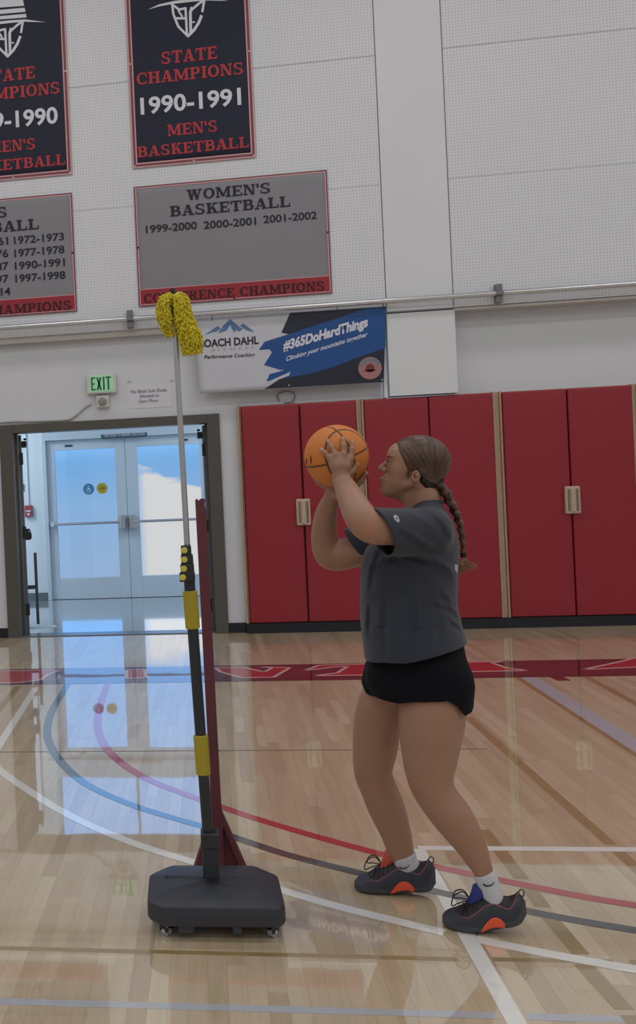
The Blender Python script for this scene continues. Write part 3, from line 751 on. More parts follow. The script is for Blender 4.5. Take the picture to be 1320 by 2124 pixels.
# --- the coaching banner on the lower wall
def coach_banner():
    r = thing('sponsor_banner', 'white and blue vinyl banner hanging below the rail, with mountains printed on it', 'banner')
    m_v = mat('white_vinyl', srgb(196, 198, 208), 0.45, noise=0.02); m_nv = mat('navy_vinyl', srgb(26, 33, 52), 0.45); m_bl = mat('blue_vinyl_print', srgb(18, 76, 142), 0.45, noise=0.15, nscale=12, stretch=(1, 1, 5))
    m_mt = mat('mountain_print', srgb(84, 116, 160), 0.45); m_tx = mat('sign_ink', srgb(34, 36, 44), 0.5); m_ft = mat('faint_ink', srgb(158, 160, 170), 0.5)
    Yb = YU - 0.012
    def Q(px, py, dy=0.0):
        p = WP(px, py, Yb - dy); return (p[0], Yb - dy, p[2])
    c = [Q(414.6, 816), Q(797, 793), Q(801.5, 635), Q(404, 659)]
    cloth_obj('banner_sheet', cloth(0, 1, 0, 1, Yb, amp=0.0006, corners=[(p[0], p[2]) for p in c], seed=4), m_v, r)
    def T(pts, m, name, d):
        bm = bmesh.new(); f = bm.faces.new([bm.verts.new(Q(x, y, d)) for x, y in pts]); bm.normal_update(); bmesh.ops.triangulate(bm, faces=[f])
        me = bpy.data.meshes.new(name); bm.to_mesh(me); bm.free(); return link(name, me, m, r)
    T([(602, 649), (801, 636), (796.5, 792.5), (548.5, 807), (575, 790), (620, 760), (640, 720), (604, 694), (584, 690)], m_nv, 'navy_field', .0016)
    bs = MB()
    for n_, pts in enumerate(([(537, 726), (549, 709), (590, 700), (590, 722)], [(548, 757), (567, 727), (610, 730), (585, 768)], [(553, 791), (560, 776), (600, 765), (598, 783)],
                [(549, 709), (640, 680), (700, 660), (760, 640), (801, 636), (800, 722), (740, 742), (690, 762), (640, 776), (597, 783), (574, 745)])):
        bs.poly([Q(x, y, .0022 + n_ * .0001) for x, y in pts])
    bs.build('brush_stroke', m_bl, r)
    T([(553, 793), (603, 771), (600, 779), (556, 796)], m_v, 'white_stroke', .0032)
    mm = MB(); mk_ = [0]
    for pts in ([(424, 695), (440, 684), (452, 676), (458, 682), (450, 688), (442, 689)], [(452, 692), (463, 676), (478, 661), (484, 672), (476, 676), (470, 686), (463, 688)],
                [(478, 662), (492, 674), (500, 680), (505, 682), (496, 688), (490, 684), (486, 690), (480, 680)], [(498, 676), (505, 671), (520, 682), (528, 689), (518, 687), (510, 684)]):
        mk_[0] += .0002; mm.poly([Q(x, y, .0016 + mk_[0]) for x, y in pts])
    mm.build('mountain_print', m_mt, r)
    K = dict(slope=True)
    font_text('COACH DAHL', (410, 721), (537, 713), 15.5, Yb - .0020, m_tx, r, bold=0.035, **K)
    font_text('F I T N E S S', (440, 730), (528, 723), 6, Yb - .0020, m_ft, r, bold=0.0, **K)
    font_text('Performance Coaching', (424, 744.5), (529.5, 739), 7.5, Yb - .0020, m_tx, r, bold=0.02, shear=0.2, **K)
    font_text('#365DoHardThings', (588, 727), (764, 676), 19, Yb - .0034, m_lwhite, r, bold=0.045, shear=0.15, **K)
    font_text('Climbing your mountains together', (594, 749), (763, 697), 9, Yb - .0034, m_lwhite, r, bold=0.02, shear=0.3, **K)
    bc = WP(768, 763.5, Yb - .0095)
    MB().cone((bc[0], Yb - .010, bc[2]), (bc[0], Yb - .001, bc[2]), 0.105, seg=32).build('round_badge', mat('badge_pink', srgb(168, 118, 118), 0.5), r)
    bd = MB()
    for k in range(12):
        a0, a1 = math.radians(15 + k * 12.5), math.radians(15 + (k + 1) * 12.5)
        bd.poly([(bc[0] + q * math.cos(a), Yb - .0106, bc[2] + q * math.sin(a)) for q, a in ((.1, a0), (.1, a1), (.06, a1), (.06, a0))])
    bd.build('badge_ring', mat('badge_grey', srgb(120, 124, 134), 0.5), r)
    MB().lathe([(0.04, 0), (0.04, .001)], (bc[0], Yb - .0120, bc[2]), 'Y', 20).box(bc[0] - .05, bc[0] + .05, Yb - .012, Yb - .011, bc[2] - .03, bc[2] - .015).build('badge_emblem', mat('badge_red', srgb(120, 44, 44), 0.5), r)
    for x, y in ((416, 811), (600, 799), (793, 788), (408, 664)):
        p = WP(x, y, Yb - .008); MB().cone((p[0], Yb - .012, p[2]), (p[0], Yb - .006, p[2]), 0.008, seg=10).build('grommet', m_steel, r)
    for x in (440, 700, 795):
        p = WP(x, 650 if x < 600 else 640, Yb); MB().cone((p[0], Yb - .002, 2.99), (p[0], Yb - .002, 3.06), 0.003, seg=6).build('zip_tie', m_black, r)
coach_banner()

# --- steel rail on the wall
rl = thing('wall_rail', 'long galvanized pipe running along the wall under the banners', 'rail', (0, YU - 0.06, 3.055))
MB().cone((-6.5, 0, 0), (6.5, 0, 0), 0.024, seg=16).build('pipe', m_steel, rl, True)
m_zinc = mat('zinc_bracket', srgb(120, 122, 126), 0.45, metal=0.5)
for x in (-3.98, -0.64, 2.715, 6.05):
    MB().box(x - .028, x + .028, -0.005, 0.058, -0.085, -0.024, 0.003).box(x - .028, x + .028, -0.005, 0.058, 0.024, 0.085, 0.003).box(x - .034, x + .034, -0.030, 0.058, -0.02, 0.02, 0.004).build('pipe_clamp', m_zinc, rl)
for x in (-0.30, 1.70):
    MB().cone((x, 0, 0), (x + .12, 0, 0), 0.028, seg=16).build('pipe_coupling', m_steel, rl, True)

# ================================================================ WALL PADS
m_pad = mat('red_vinyl_pad', srgb(142, 30, 46), 0.42, noise=0.03, nscale=3, bump=0.03, bscale=300)
m_ply = mat('pad_board_edge', srgb(176, 148, 126), 0.5, noise=0.1)
ORD = ['leftmost red wall pad, next to the grey doorway', 'second red wall pad from the doorway, behind the basketball', 'red wall pad behind the player\'s face, third from the doorway',
       'red wall pad behind the braid, fourth from the doorway', 'red wall pad left of the bare latch plate on the right', 'rightmost full red wall pad, right of the latch plate', 'red wall pad at the very right edge of the frame']
spansp = [(0.372, 0.905), (0.918, 1.428), (1.503, 2.075), (2.083, 2.643), (2.728, 3.278), (3.288, 3.832), (3.905, 4.45)]
latches = {0: 0.908, 1: 0.908, 4: 3.283, 5: 3.283}
for i, (a, b) in enumerate(spansp):
    p = thing('wall_pad', ORD[i], 'pad', ((a + b) / 2, YU + 0.08, 0.1), 0, 'red padded panels along the wall')
    hw = (b - a) / 2
    bm = bmesh.new(); bmesh.ops.create_cube(bm, size=1)
    bmesh.ops.transform(bm, matrix=Matrix.Translation((0, -0.02, 1.033)) @ Matrix.Diagonal((hw * 2, 0.075, 2.062, 1)), verts=bm.verts)
    bmesh.ops.bevel(bm, geom=list(bm.edges), offset=0.016, segments=4, profile=0.6, affect='EDGES')
    bmesh.ops.subdivide_edges(bm, edges=[e for e in bm.edges if e.calc_length() > 0.3], cuts=14, use_grid_fill=True)
    for v in bm.verts:      # foam bulges a little, dimples under the top fold
        u = v.co.x / hw; z = v.co.z
        if v.co.y < -0.04:
            v.co.y -= 0.006 * (1 - u * u) * min(1, (2.06 - z) / 0.25, z / 0.25)
            v.co.y += 0.006 * math.exp(-((z - (1.965 - 0.035 * (1 - u * u))) / 0.02) ** 2)
    me = bpy.data.meshes.new('pad_cover'); bm.to_mesh(me); bm.free(); link('pad_cover', me, m_pad, p, True)
    MB().box(-hw - .003, hw + .003, 0.016, 0.035, 0.0, 2.066, 0.002).build('backing_board', m_ply, p)
    MB().box(-hw - .001, hw + .001, -0.05, 0.016, 0.004, 0.012, 0.002).build('bottom_seam', mat('pad_seam_red', srgb(100, 22, 34), 0.5) if 'pad_seam_red' not in MATS else MATS['pad_seam_red'], p)
m_latch = mat('latch_plate_wood', srgb(188, 168, 145), 0.4, noise=0.05, nscale=20)
for i, (lx, lz, lab) in enumerate(((0.905, 1.139, 'tan latch plate between the two leftmost wall pads'), (3.283, 1.153, 'tan latch plate between the two rightmost wall pads'))):
    L = thing('latch_plate', lab, 'latch', (lx, YU - 0.002, lz), 0, 'latch plates on the wall pads')
    MB().box(-0.065, 0.065, -0.012, 0.03, -0.125, 0.125, 0.012, 3).build('plate', m_latch, L)
    MB().box(-0.016, 0.016, -0.022, -0.011, -0.105, 0.105, 0.004).build('center_rib', m_latch, L)
    for s in (-1, 1):
        MB().box(s * 0.036 - 0.011, s * 0.036 + 0.011, -0.0135, -0.0115, -0.10, 0.10, 0.001).build('slot', mat('latch_slot', srgb(120, 108, 96), 0.6) if 'latch_slot' not in MATS else MATS['latch_slot'], L)
for n, (a, b) in enumerate(((0.335, 0.368), (1.432, 1.500), (2.647, 2.724), (3.836, 3.901)), 5):
    mb = MB().box(a, a + 0.018, YU + 0.045, YL, 0.095, 2.175, 0.002)
    if b - a > 0.05: mb.box(b - 0.018, b, YU + 0.045, YL, 0.095, 2.175, 0.002).box(a + 0.02, b - 0.02, YU + 0.065, YL, 0.095, 2.17, 0.002)
    else: mb.box(a + .02, b, YU + 0.06, YL, 0.095, 2.175, 0.002)
    setp(mb.build('trim_%d' % n, m_tan), kind='structure')
setp(MB().box(0.335, 4.6, YU + 0.10, YR, 2.155, 2.172, 0.002).build('trim_9', m_tan), kind='structure')

# ================================================================ SIGNS AND FITTINGS BY THE DOORWAY
def exit_sign():
    r = thing('exit_sign', 'white exit sign with green letters above the doorway', 'sign', (-0.955, YL, 2.465))
    MB().box(-0.145, 0.145, -0.055, 0, -0.095, 0.095, 0.012, 3).build('housing', mat('sign_housing', srgb(206, 206, 200), 0.4), r)
    MB().box(-0.118, 0.118, -0.058, -0.052, -0.078, 0.082, 0.004).build('lit_face', mat('lit_green_face', srgb(160, 200, 170), 0.4, emit=srgb(110, 200, 140), estr=0.22), r)
    g = mat('exit_green', srgb(22, 98, 60), 0.5)
    # E X I T, tall condensed strokes
    t = 0.014; h = 0.062; y = -0.0592
    mb = MB()
    def bx(x0, x1, z0, z1): mb.poly([(x0, y, z0), (x1, y, z0), (x1, y, z1), (x0, y, z1)])
    bx(-.100, -.100 + t, -h, h + .004); bx(-.086, -.058, -h, -h + t); bx(-.086, -.058, h - t + .004, h + .004); bx(-.086, -.066, -.006, .008)
    for s in (1, -1): mb.poly([(-.048, y - .0002, -s * h), (-.030, y - .0002, -s * h), (.004, y - .0002, s * h), (-.014, y - .0002, s * h)])
    bx(.016, .032, -h, h + .004); bx(.042, .096, h - t + .004, h + .004); bx(.061, .077, -h, h - .01)
    mb.build('exit_letters', g, r)
exit_sign()
jb = thing('junction_box', 'small white junction box below the exit sign with a grey cap', 'electrical box', (-0.952, YL, 2.292))
MB().box(-0.062, 0.062, -0.045, 0, -0.058, 0.058, 0.006).build('box_body', mat('box_white', srgb(205, 202, 198), 0.5), jb)
MB().lathe([(0.04, 0), (0.04, -0.02), (0.028, -0.028)], (0, -0.045, 0), 'Y', 20).build('cap', mat('box_cap', srgb(140, 138, 136), 0.4), jb, True)
cd = MB(); pts = spline([WP(190, 838, YL - .012), WP(178, 843, YL - .012), WP(166, 854, YL - .012), WP(152, 865, YL - .012), WP(135, 871, YL - .012), WP(60, 874, YL - .012), WP(0, 876, YL - .012), WP(-300, 895, YL - .012)], 6)
o = cd.tube(pts, 0.010, 8).build('conduit', mat('conduit_paint', srgb(182, 180, 178), 0.5), None, True)
setp(o, 'thin painted conduit bending down from the junction box and running left', 'conduit')
pn = thing('paper_notice', 'white paper notice about shoes taped right of the exit sign', 'sign', (0, 0, 0))
def WX(px, py): return WP(px, py, YL)
a, b = WX(268, 848), WX(356, 792)
MB().box(a[0], b[0], YL - .003, YL - .0005, a[2], b[2]).build('paper_sheet', mat('notice_paper', srgb(212, 213, 222), 0.5), pn)
m_ink = mat('notice_ink', srgb(90, 90, 104), 0.6)
for txt, x0, y0, x1, y1 in (('No Black Sole Shoes', 272, 816, 346, 812), ('Allowed on', 289, 825.5, 330, 823), ('Gym Floor', 288, 836, 329, 833.5)):
    font_text(txt, (x0, y0), (x1, y1), 7, YL - .004, m_ink, pn, bold=0.01)
for x, y in ((268, 791), (356, 789)):
    p = WX(x, y); MB().box(p[0] - .02, p[0] + .02, YL - .0045, YL - .003, p[2] - .012, p[2] + .006).build('tape', mat('clear_tape', srgb(186, 186, 190), 0.3) if 'clear_tape' not in MATS else MATS['clear_tape'], pn)
# corridor fittings
YC = YD - 0.001
p = WP(60, 1060, YC)
fa = thing('fire_alarm_pull', 'small red and white pull station on the corridor wall', 'alarm', (p[0], YC, p[2]))
MB().box(-0.05, 0.05, -0.04, 0, -0.075, 0.075, 0.006).build('alarm_body', mat('alarm_red', srgb(140, 62, 66), 0.5), fa)
MB().box(-0.035, 0.035, -0.048, -0.04, -0.012, 0.012, 0.003).box(-0.018, 0.018, -0.046, -0.04, -0.06, -0.025, 0.003).build('pull_handle', mat('alarm_white', srgb(190, 170, 170), 0.5), fa)
o = MB().tube([(p[0], YC - .012, p[2] + .075), (p[0], YC - .012, 2.9)], 0.009, 8).build('alarm_conduit', m_hall, None, True); setp(o, 'thin conduit rising from the pull station', 'conduit')
p = WP(40, 1012, YC)
ws = thing('room_sign', 'small dark grey sign on the corridor wall behind the open door', 'sign', (p[0], YC, p[2]))
MB().box(-0.09, 0.065, -0.01, 0, -0.045, 0.03, 0.003).build('sign_plate', mat('sign_slate', srgb(70, 84, 92), 0.5), ws)
MB().box(-0.09, 0.065, -0.012, 0, 0.030, 0.048, 0.002).build('sign_strip', mat('sign_strip_grey', srgb(130, 145, 152), 0.5), ws)
p0, p1 = WP(210, 907, YD - .055), WP(305, 900, YD - .055)
hs = thing('header_sign', 'narrow dark sign strip with pale letters on the header over the exterior doors', 'sign', ((p0[0] + p1[0]) / 2, YD - .05, (p0[2] + p1[2]) / 2))
wd = p1[0] - p0[0]
MB().box(-wd / 2, wd / 2, -0.006, 0, -0.028, 0.028, 0.002).build('sign_plate', mat('header_slate', srgb(62, 76, 88), 0.4), hs)
o = font_text('THIS DOOR TO REMAIN UNLOCKED', (215, 907.5), (301, 901.5), 5.5, YD - .0575, mat('header_ink', srgb(190, 200, 205), 0.5), None, bold=0.01)
o.parent = hs; o.matrix_parent_inverse = Matrix.Translation(hs.location).inverted()
for nm, px, lab, c1, c2 in (('round_decal', 184, 'round blue accessibility decal on the left door glass', (58, 112, 150), (190, 215, 232)), ('round_decal', 212, 'round yellow decal on the left door glass', (168, 148, 42), (92, 80, 30))):
    p = WP(px, 1014.5 if px < 200 else 1013, YD + .016)
    r = thing(nm, lab, 'sticker', (p[0], YD + .017, p[2]), 0, 'round decals on the door glass')
    MB().cone((0, -.0012, 0), (0, 0, 0), 0.072, seg=32).build('disc', mat('decal_%d' % px, srgb(*c1), 0.5), r)
    mk = MB(); y = -.0016
    def sq(x0, x1, z0, z1): mk.poly([(x0, y, z0), (x1, y, z0), (x1, y, z1), (x0, y, z1)])
    if px < 200:
        mk.lathe([(0.009, 0), (0.009, -.0004)], (-.004, -.0014, .036), 'Y', 12); sq(-.010, .000, -.010, .026); sq(-.006, .020, .004, .011); sq(-.006, .022, -.014, -.007); sq(.016, .024, -.036, -.010)
        for k in range(14):
            a0, a1 = math.radians(110 + k * 15), math.radians(110 + (k + 1) * 15)
            mk.poly([(-.002 + q * math.cos(a), y, -.018 + q * math.sin(a)) for q, a in ((.028, a0), (.028, a1), (.022, a1), (.022, a0))])
    else:
        sq(-.045, .045, -.008, .010); sq(-.025, .025, .022, .030); sq(-.025, .025, -.032, -.024)
    mk.build('decal_mark', mat('decal_mark_%d' % px, srgb(*c2), 0.5), r)
p = FP(72, 1303)
o = MB().box(-0.20, 0.20, -0.09, 0.09, 0.0005, 0.002).build('paper_sheet', mat('floor_paper', srgb(200, 215, 225), 0.6)); o.location = (p[0] + 0.02, p[1] + 0.06, 0); o.rotation_euler = (0, 0, 0.3)
setp(o, 'white sheet of paper lying on the corridor floor by the left door', 'paper')
# dark loop of cord stored above the pads
o = MB().tube(spline([(0.74, YL - .02, 2.20), (0.72, YL - .03, 2.26), (0.80, YL - .03, 2.29), (0.88, YL - .03, 2.26), (0.86, YL - .02, 2.19), (0.78, YL - .025, 2.18)], 6), 0.006, 6).build('cord_loop', mat('cord_grey', srgb(130, 126, 120), 0.6), None, True)
setp(o, 'small loop of grey cord on top of the wall pads under the vinyl banner', 'cord')
# ================================================================ ROLLING STAND
m_tank = mat('dark_grey_resin', srgb(48, 51, 61), 0.5, noise=0.05, nscale=8, bump=0.04, bscale=350)
m_tube = mat('black_steel_tube', srgb(36, 42, 48), 0.4)
m_foam = mat('yellow_foam', srgb(166, 152, 42), 0.8, bump=0.08, bscale=400)
m_knob = mat('yellow_plastic', srgb(206, 196, 84), 0.4)
m_chrome = mat('chrome', (0.7, 0.7, 0.72), 0.15, metal=1.0)
m_silver = mat('aluminium_pole', (0.52, 0.54, 0.56), 0.38, metal=0.85)
m_mop = mat('yellow_chenille', srgb(206, 190, 22), 0.9, noise=0.15, nscale=60, sheen=0.3)

fc = (FP(340, 1945) + FP(562, 1948)) / 2          # between the two front castors
ux = FP(562, 1948) - FP(340, 1945); ang = math.atan2(ux[1], ux[0])
sdir = np.array([math.cos(ang), math.sin(ang), 0]); bdir = np.array([-math.sin(ang), math.cos(ang), 0])
bc0 = fc + bdir * 0.03
stand = thing('rolling_stand', 'dark grey rolling base with a black tube wearing two yellow foam sleeves', 'stand', tuple(bc0), ang)
# stand-local: x along the front, y away from the camera, z up
def sl_(p):
    d = np.array(p) - bc0; return np.array([d @ sdir, d @ bdir, d[2]])
def SPt(px, py, yloc):            # point of the local plane y = yloc
    d = ray(px, py); o = np.array([0, 0, CAMH]) - bc0
    t = (yloc - o @ bdir) / (d @ bdir); q = o + d * t
    return np.array([q @ sdir, yloc, q[2]])
hw = 0.222
outline_top = [(-hw + .045, -0.055), (hw - .02, -0.055), (hw, -0.035), (hw, 0.20), (hw - .075, 0.285), (-hw + .075, 0.285), (-hw - .0, 0.20), (-hw, -0.01)]
def smooth_outline(o, r=0.018, n=4):
    out = []; N_ = len(o)
    for i in range(N_):
        p0, p1, p2 = (np.array(o[(i + k) % N_]) for k in (-1, 0, 1))
        a = (p0 - p1); b = (p2 - p1); ra = min(r, np.linalg.norm(a) * .4); rb = min(r, np.linalg.norm(b) * .4)
        A = p1 + a / np.linalg.norm(a) * ra; B = p1 + b / np.linalg.norm(b) * rb
        for k in range(n + 1):
            t = k / n; out.append((1 - t) ** 2 * A + 2 * t * (1 - t) * p1 + t * t * B)
    return out
ol = smooth_outline(outline_top)
bm = bmesh.new(); rings = []
def ring(off, z):
    return [bm.verts.new((p[0] * (1 + off / hw), 0.115 + (p[1] - 0.115) * (1 + off / 0.17), z)) for p in ol]
prof = [(-0.030, 0.040), (-0.006, 0.046), (0.002, 0.060), (0.001, 0.104), (-0.001, 0.111), (-0.005, 0.1145), (-0.05, 0.123), (-0.10, 0.133), (-0.15, 0.137)]
for off, z in prof: rings.append(ring(off, z))
for i in range(len(rings) - 1):
    n = len(ol)
    for k in range(n): bm.faces.new((rings[i][k], rings[i][(k + 1) % n], rings[i + 1][(k + 1) % n], rings[i + 1][k]))
bm.faces.new(rings[0][::-1]); bm.faces.new(rings[-1])
bmesh.ops.recalc_face_normals(bm, faces=bm.faces)
me = bpy.data.meshes.new('base_tank'); bm.to_mesh(me); bm.free()
bt = link('base_tank', me, m_tank, stand, True); me.set_sharp_from_angle(angle=math.radians(35))
sock = SPt(437, 1800, 0.10); sx = sock[0]
for a, ln in ((158, .17), (206, .16), (22, .17), (-28, .16)):        # moulded ribs running out from the socket
    c, s_ = math.cos(math.radians(a)), math.sin(math.radians(a))
    m_ = MB(); p0 = Vector((sx + c * .03, 0.10 + s_ * .03, .1365)); p1 = Vector((sx + c * ln, 0.10 + s_ * ln * .85, .127))
    m_.tube([p0, (p0 + p1) / 2 + Vector((0, 0, .0015)), p1], [.006, .006, .003], 6).build('moulded_rib', m_tank, stand, True)
for x0, x1 in ((-.125, -.070), (.050, .082)):
    MB().box(x0, x1, -.045, .02, .018, .062, .006).build('underside_foot', m_tank, stand)
def caster(x, y, rz):
    c = bpy.data.objects.new('caster', None)
    e = MB().box(-.022, .022, -.022, .022, .040, .046, .002).box(-.012, -.009, -.018, .018, .016, .042, .001).box(.009, .012, -.018, .018, .016, .042, .001).cone((0, 0, .046), (0, 0, .052), .010)
    e.box(-.014, .014, -.034, -.014, .034, .038, .001)
    f = e.build('caster', m_black, stand); f.location = (x, y, 0); f.rotation_euler = (0, 0, rz)
    w_ = MB().cone((-.009, 0, .0185), (.009, 0, .0185), .0185, seg=24).build('wheel', mat('caster_rubber', srgb(150, 152, 156), 0.35) if 'caster_rubber' not in MATS else MATS['caster_rubber'], f)
    MB().cone((-.0135, 0, .0185), (.0135, 0, .0185), .007, seg=12).build('axle', m_chrome, f)
    for k in (-.016, .016): MB().cone((k, -.024, .040), (k, -.021, .040), .0035, seg=8).build('bolt', m_chrome, f)
for x, y, rz in ((-.165, -.012, .9), (.182, -.012, -.7), (-.15, .22, .4), (.15, .22, -.4)): caster(x, y, rz)
# tube and socket
b0 = SPt(438, 1812, 0.10); b1 = SPt(435, 1717, 0.10)
m_ = MB(); m_.box(-.027, .027, -.027, .027, 0, np.linalg.norm(b1 - b0), .006)
m_.box(-.031, .031, -.031, .031, np.linalg.norm(b1 - b0) - .055, np.linalg.norm(b1 - b0), .006)
so = m_.build('socket', m_tube, stand); so.location = tuple(b0 - np.array([0, 0, .01]))
dv = Vector(b1 - b0).normalized(); so.rotation_euler = dv.to_track_quat('Z', 'Y').to_euler()
t0 = SPt(431, 1722, 0.10); t1 = SPt(393, 1206, 0.10)
axis = (t1 - t0) / np.linalg.norm(t1 - t0)
t0b = t0 - axis * .10
MB().cone(tuple(t0b), tuple(t1), .0185, seg=24).build('tube', m_tube, stand, True)
def on_axis(py):      # axis point whose image row is py
    lo, hi = -0.2, 2.5
    for _ in range(40):
        md = (lo + hi) / 2; q = t0 + axis * md; wq = bc0 + sdir * q[0] + bdir * q[1] + np.array([0, 0, q[2]]) - np.array([0, 0, CAMH])
        y = CY - F_PX * (wq @ _up) / (wq @ _fwd)
        if y > py: lo = md
        else: hi = md
    return t0 + axis * lo
for ya, yb in ((1606, 1524), (1304, 1225)):
    a, b = on_axis(ya), on_axis(yb); L = np.linalg.norm(b - a)
    o = MB().lathe([(.021, 0), (.0245, .003), (.0248, L - .003), (.021, L)], (0, 0, 0), 'Z', 28).build('foam_sleeve', m_foam, stand, True)
    o.location = tuple(a); o.rotation_euler = Vector(axis).to_track_quat('Z', 'Y').to_euler()
a, b = on_axis(1226), on_axis(1206)
MB().cone(tuple(a), tuple(b), .013, seg=20).build('label_collar', mat('collar_label', srgb(176, 140, 110), 0.5, noise=0.2, nscale=60), stand, True)

# ================================================================ EXTENSION DUSTER HELD IN THE TUBE
dus = thing('extension_duster', 'silver telescopic pole with yellow chenille duster on top, held upright in the black tube', 'duster', tuple(bc0), ang)
e0 = on_axis(1209)
e1 = SPt(388.5, 1130, 0.10); e2 = SPt(361, 640, 0.10)
MB().cone(tuple(e0 - axis * .15), tuple(e1), .011, seg=16).build('inner_pole', m_tube, dus, True)
MB().cone(tuple(e1 - (e2 - e1) * .05), tuple(e2), .0100, .0092, seg=20).build('silver_pole', m_silver, dus, True)
for i, (px, py, xr) in enumerate(((384, 1141, 397), (384, 1160, 401), (383, 1179, 403), (381, 1197, 405))):
    c = SPt(px, py, 0.10 - .012); rr = SPt(xr, py + 3, 0.10)
    w_ = rr[0] - c[0] + .013; h_ = .0155
    lk = MB().box(-.0135, w_ - .013, -.014, .022, -h_, h_, .004, rot=Matrix.Rotation(-.03, 4, 'Y')).build('lever_lock', m_tube, dus)
    lk.location = tuple(c)
    MB().lathe([(.0105, 0), (.0105, -.004), (.008, -.007)], (-.002, -.013, 0), 'Y', 20).box(-.0125, -.002, -.0185, -.013, -.0085, .0085, .002).build('lever', m_knob, lk, True)
f0 = SPt(361.5, 660, 0.10); f1 = SPt(357.5, 600, 0.10)
fm = f0 + (f1 - f0) * .38
MB().cone(tuple(f0), tuple(fm), .0125, .0125, seg=20).cone(tuple(fm), tuple(f1), .0118, .0105, seg=20).build('ferrule', m_black, dus, True)
# chenille: two lobes hanging either side of the ferrule, each a core with hundreds of soft fingers
rr_ = random.Random(3)
def lobe(path, radii, nf, seed):
    rg = random.Random(seed); P_ = spline(path, 6); R_ = np.interp(np.linspace(0, 1, len(P_)), np.linspace(0, 1, len(radii)), radii)
    core = MB().tube([tuple(p) for p in P_], list(R_ * 0.82), 12).bm
    mb = MB(); mb.bm.free(); mb.bm = core
    for k in range(nf):
        t = rg.random() * (len(P_) - 1); i = int(t); f_ = t - i
        p = P_[i] * (1 - f_) + P_[min(i + 1, len(P_) - 1)] * f_; r = R_[i] * (1 - f_) + R_[min(i + 1, len(R_) - 1)] * f_
        tg = P_[min(i + 1, len(P_) - 1)] - P_[max(i - 1, 0)]; tg = tg / np.linalg.norm(tg)
        a = rg.uniform(0, 2 * PI); e = np.cross(tg, [0, 1, 0]); e = e / max(np.linalg.norm(e), 1e-6); g_ = np.cross(tg, e)
        n_ = e * math.cos(a) + g_ * math.sin(a)
        b_ = p + n_ * r * .78; d_ = n_ * .55 + np.array([0, 0, -1.0]) * .7 + np.array([rg.uniform(-.3, .3), rg.uniform(-.3, .3), rg.uniform(-.2, .2)])
        d_ = d_ / np.linalg.norm(d_); L = rg.uniform(.010, .018)
        m1 = b_ + d_ * L * .55 + n_ * .002; q = b_ + d_ * L
        mb.tube([tuple(b_), tuple(m1), tuple(q)], [.0026, .0034, .0015], 5)
    return mb
lft = [SPt(356, 612, .095), SPt(344, 622, .09), SPt(340, 645, .09), SPt(346, 668, .092), SPt(354, 692, .097)]
rgt = [SPt(366, 610, .085), SPt(375, 622, .08), SPt(380, 650, .078), SPt(389, 680, .08), SPt(397, 705, .085), SPt(400, 730, .09)]
h1 = lobe(lft, [.010, .020, .024, .021, .010], 700, 1); h2 = lobe(rgt, [.011, .023, .028, .034, .038, .030], 1100, 2)
for v, nm in ((h1, 'chenille_pad'), (h2, 'chenille_pad')):
    o = v.build(nm, m_mop, dus, True); setp(o, kind='stuff')
MB().tube([tuple(SPt(352, 640, .088)), tuple(SPt(358, 634, .084)), tuple(SPt(372, 640, .078))], .006, 8).build('head_bar', m_black, dus, True)

# ================================================================ RED WOODEN POST
m_rp = mat('worn_red_paint', srgb(98, 46, 56), 0.5, noise=0.22, nscale=7, bump=0.25, bscale=40, stretch=(1, 1, .4))
pb = FP(462, 1815)
post = thing('wooden_post', 'worn red wooden post on triangular feet behind the rolling stand', 'post', tuple(pb), ang)
def PPt(px, py, yl=0.0):
    d = ray(px, py); o = np.array([0, 0, CAMH]) - pb
    t = (yl - o @ bdir) / (d @ bdir); q = o + d * t
    return np.array([q @ sdir, yl, q[2]])
topz = PPt(415, 1034)[2]; xl = PPt(405, 1034)[0]; xr = PPt(426, 1034)[0]
xlb = PPt(440, 1690)[0]; xrb = PPt(461, 1690)[0]
outl = [(xlb, 0.0), (xrb, 0.0), (xr, topz - .04), (xr - .004, topz - .022), (xr, topz - .004), (xr - .010, topz), (xl + .018, topz - .002), (xl + .013, topz - .008), (xl + .006, topz), (xl, topz - .006)]
MB().prism([(x, -.020, z) for x, z in outl], (0, .040, 0)).build('upright', m_rp, post)
zt = PPt(458, 1682)[2]; rx = PPt(505, 1790)[0]; lx_ = PPt(408, 1790)[0]
k = PPt(505, 1790)[2]
gx1 = rx + (rx - xrb) * (k / max(zt - k, .05)); gx0 = lx_ - (xlb - lx_) * (k / max(zt - k, .05))
for sgn, xa, xb in ((1, xrb, gx1), (-1, xlb, gx0)):
    MB().prism([(xa, .0, 0), (xb, .0, 0), (xb, .0, .02), (xa, .0, zt)], (0, .018, 0)).build('gusset', m_rp, post)
    d2 = np.array([xb - xa, 0, -zt]); L = np.linalg.norm(d2); a_ = math.atan2(zt, (xb - xa))
    o = MB().prism([(xa - .001, -.022, zt), (xb, -.022, .012), (xb, -.022, 0), (xb - sgn * .018, -.022, 0), (xa - .001, -.022, zt - .045)], (0, .044, 0)).build('brace', m_rp, post)
MB().box(gx0, gx1, -.03, .03, 0, .012, .003).build('foot_board', m_rp, post)
o = MB().cone((xr, -.005, PPt(455, 1560)[2]), (xr + .012, -.008, PPt(455, 1560)[2] + .006), .0012, seg=5).build('splinter', m_tan, post)
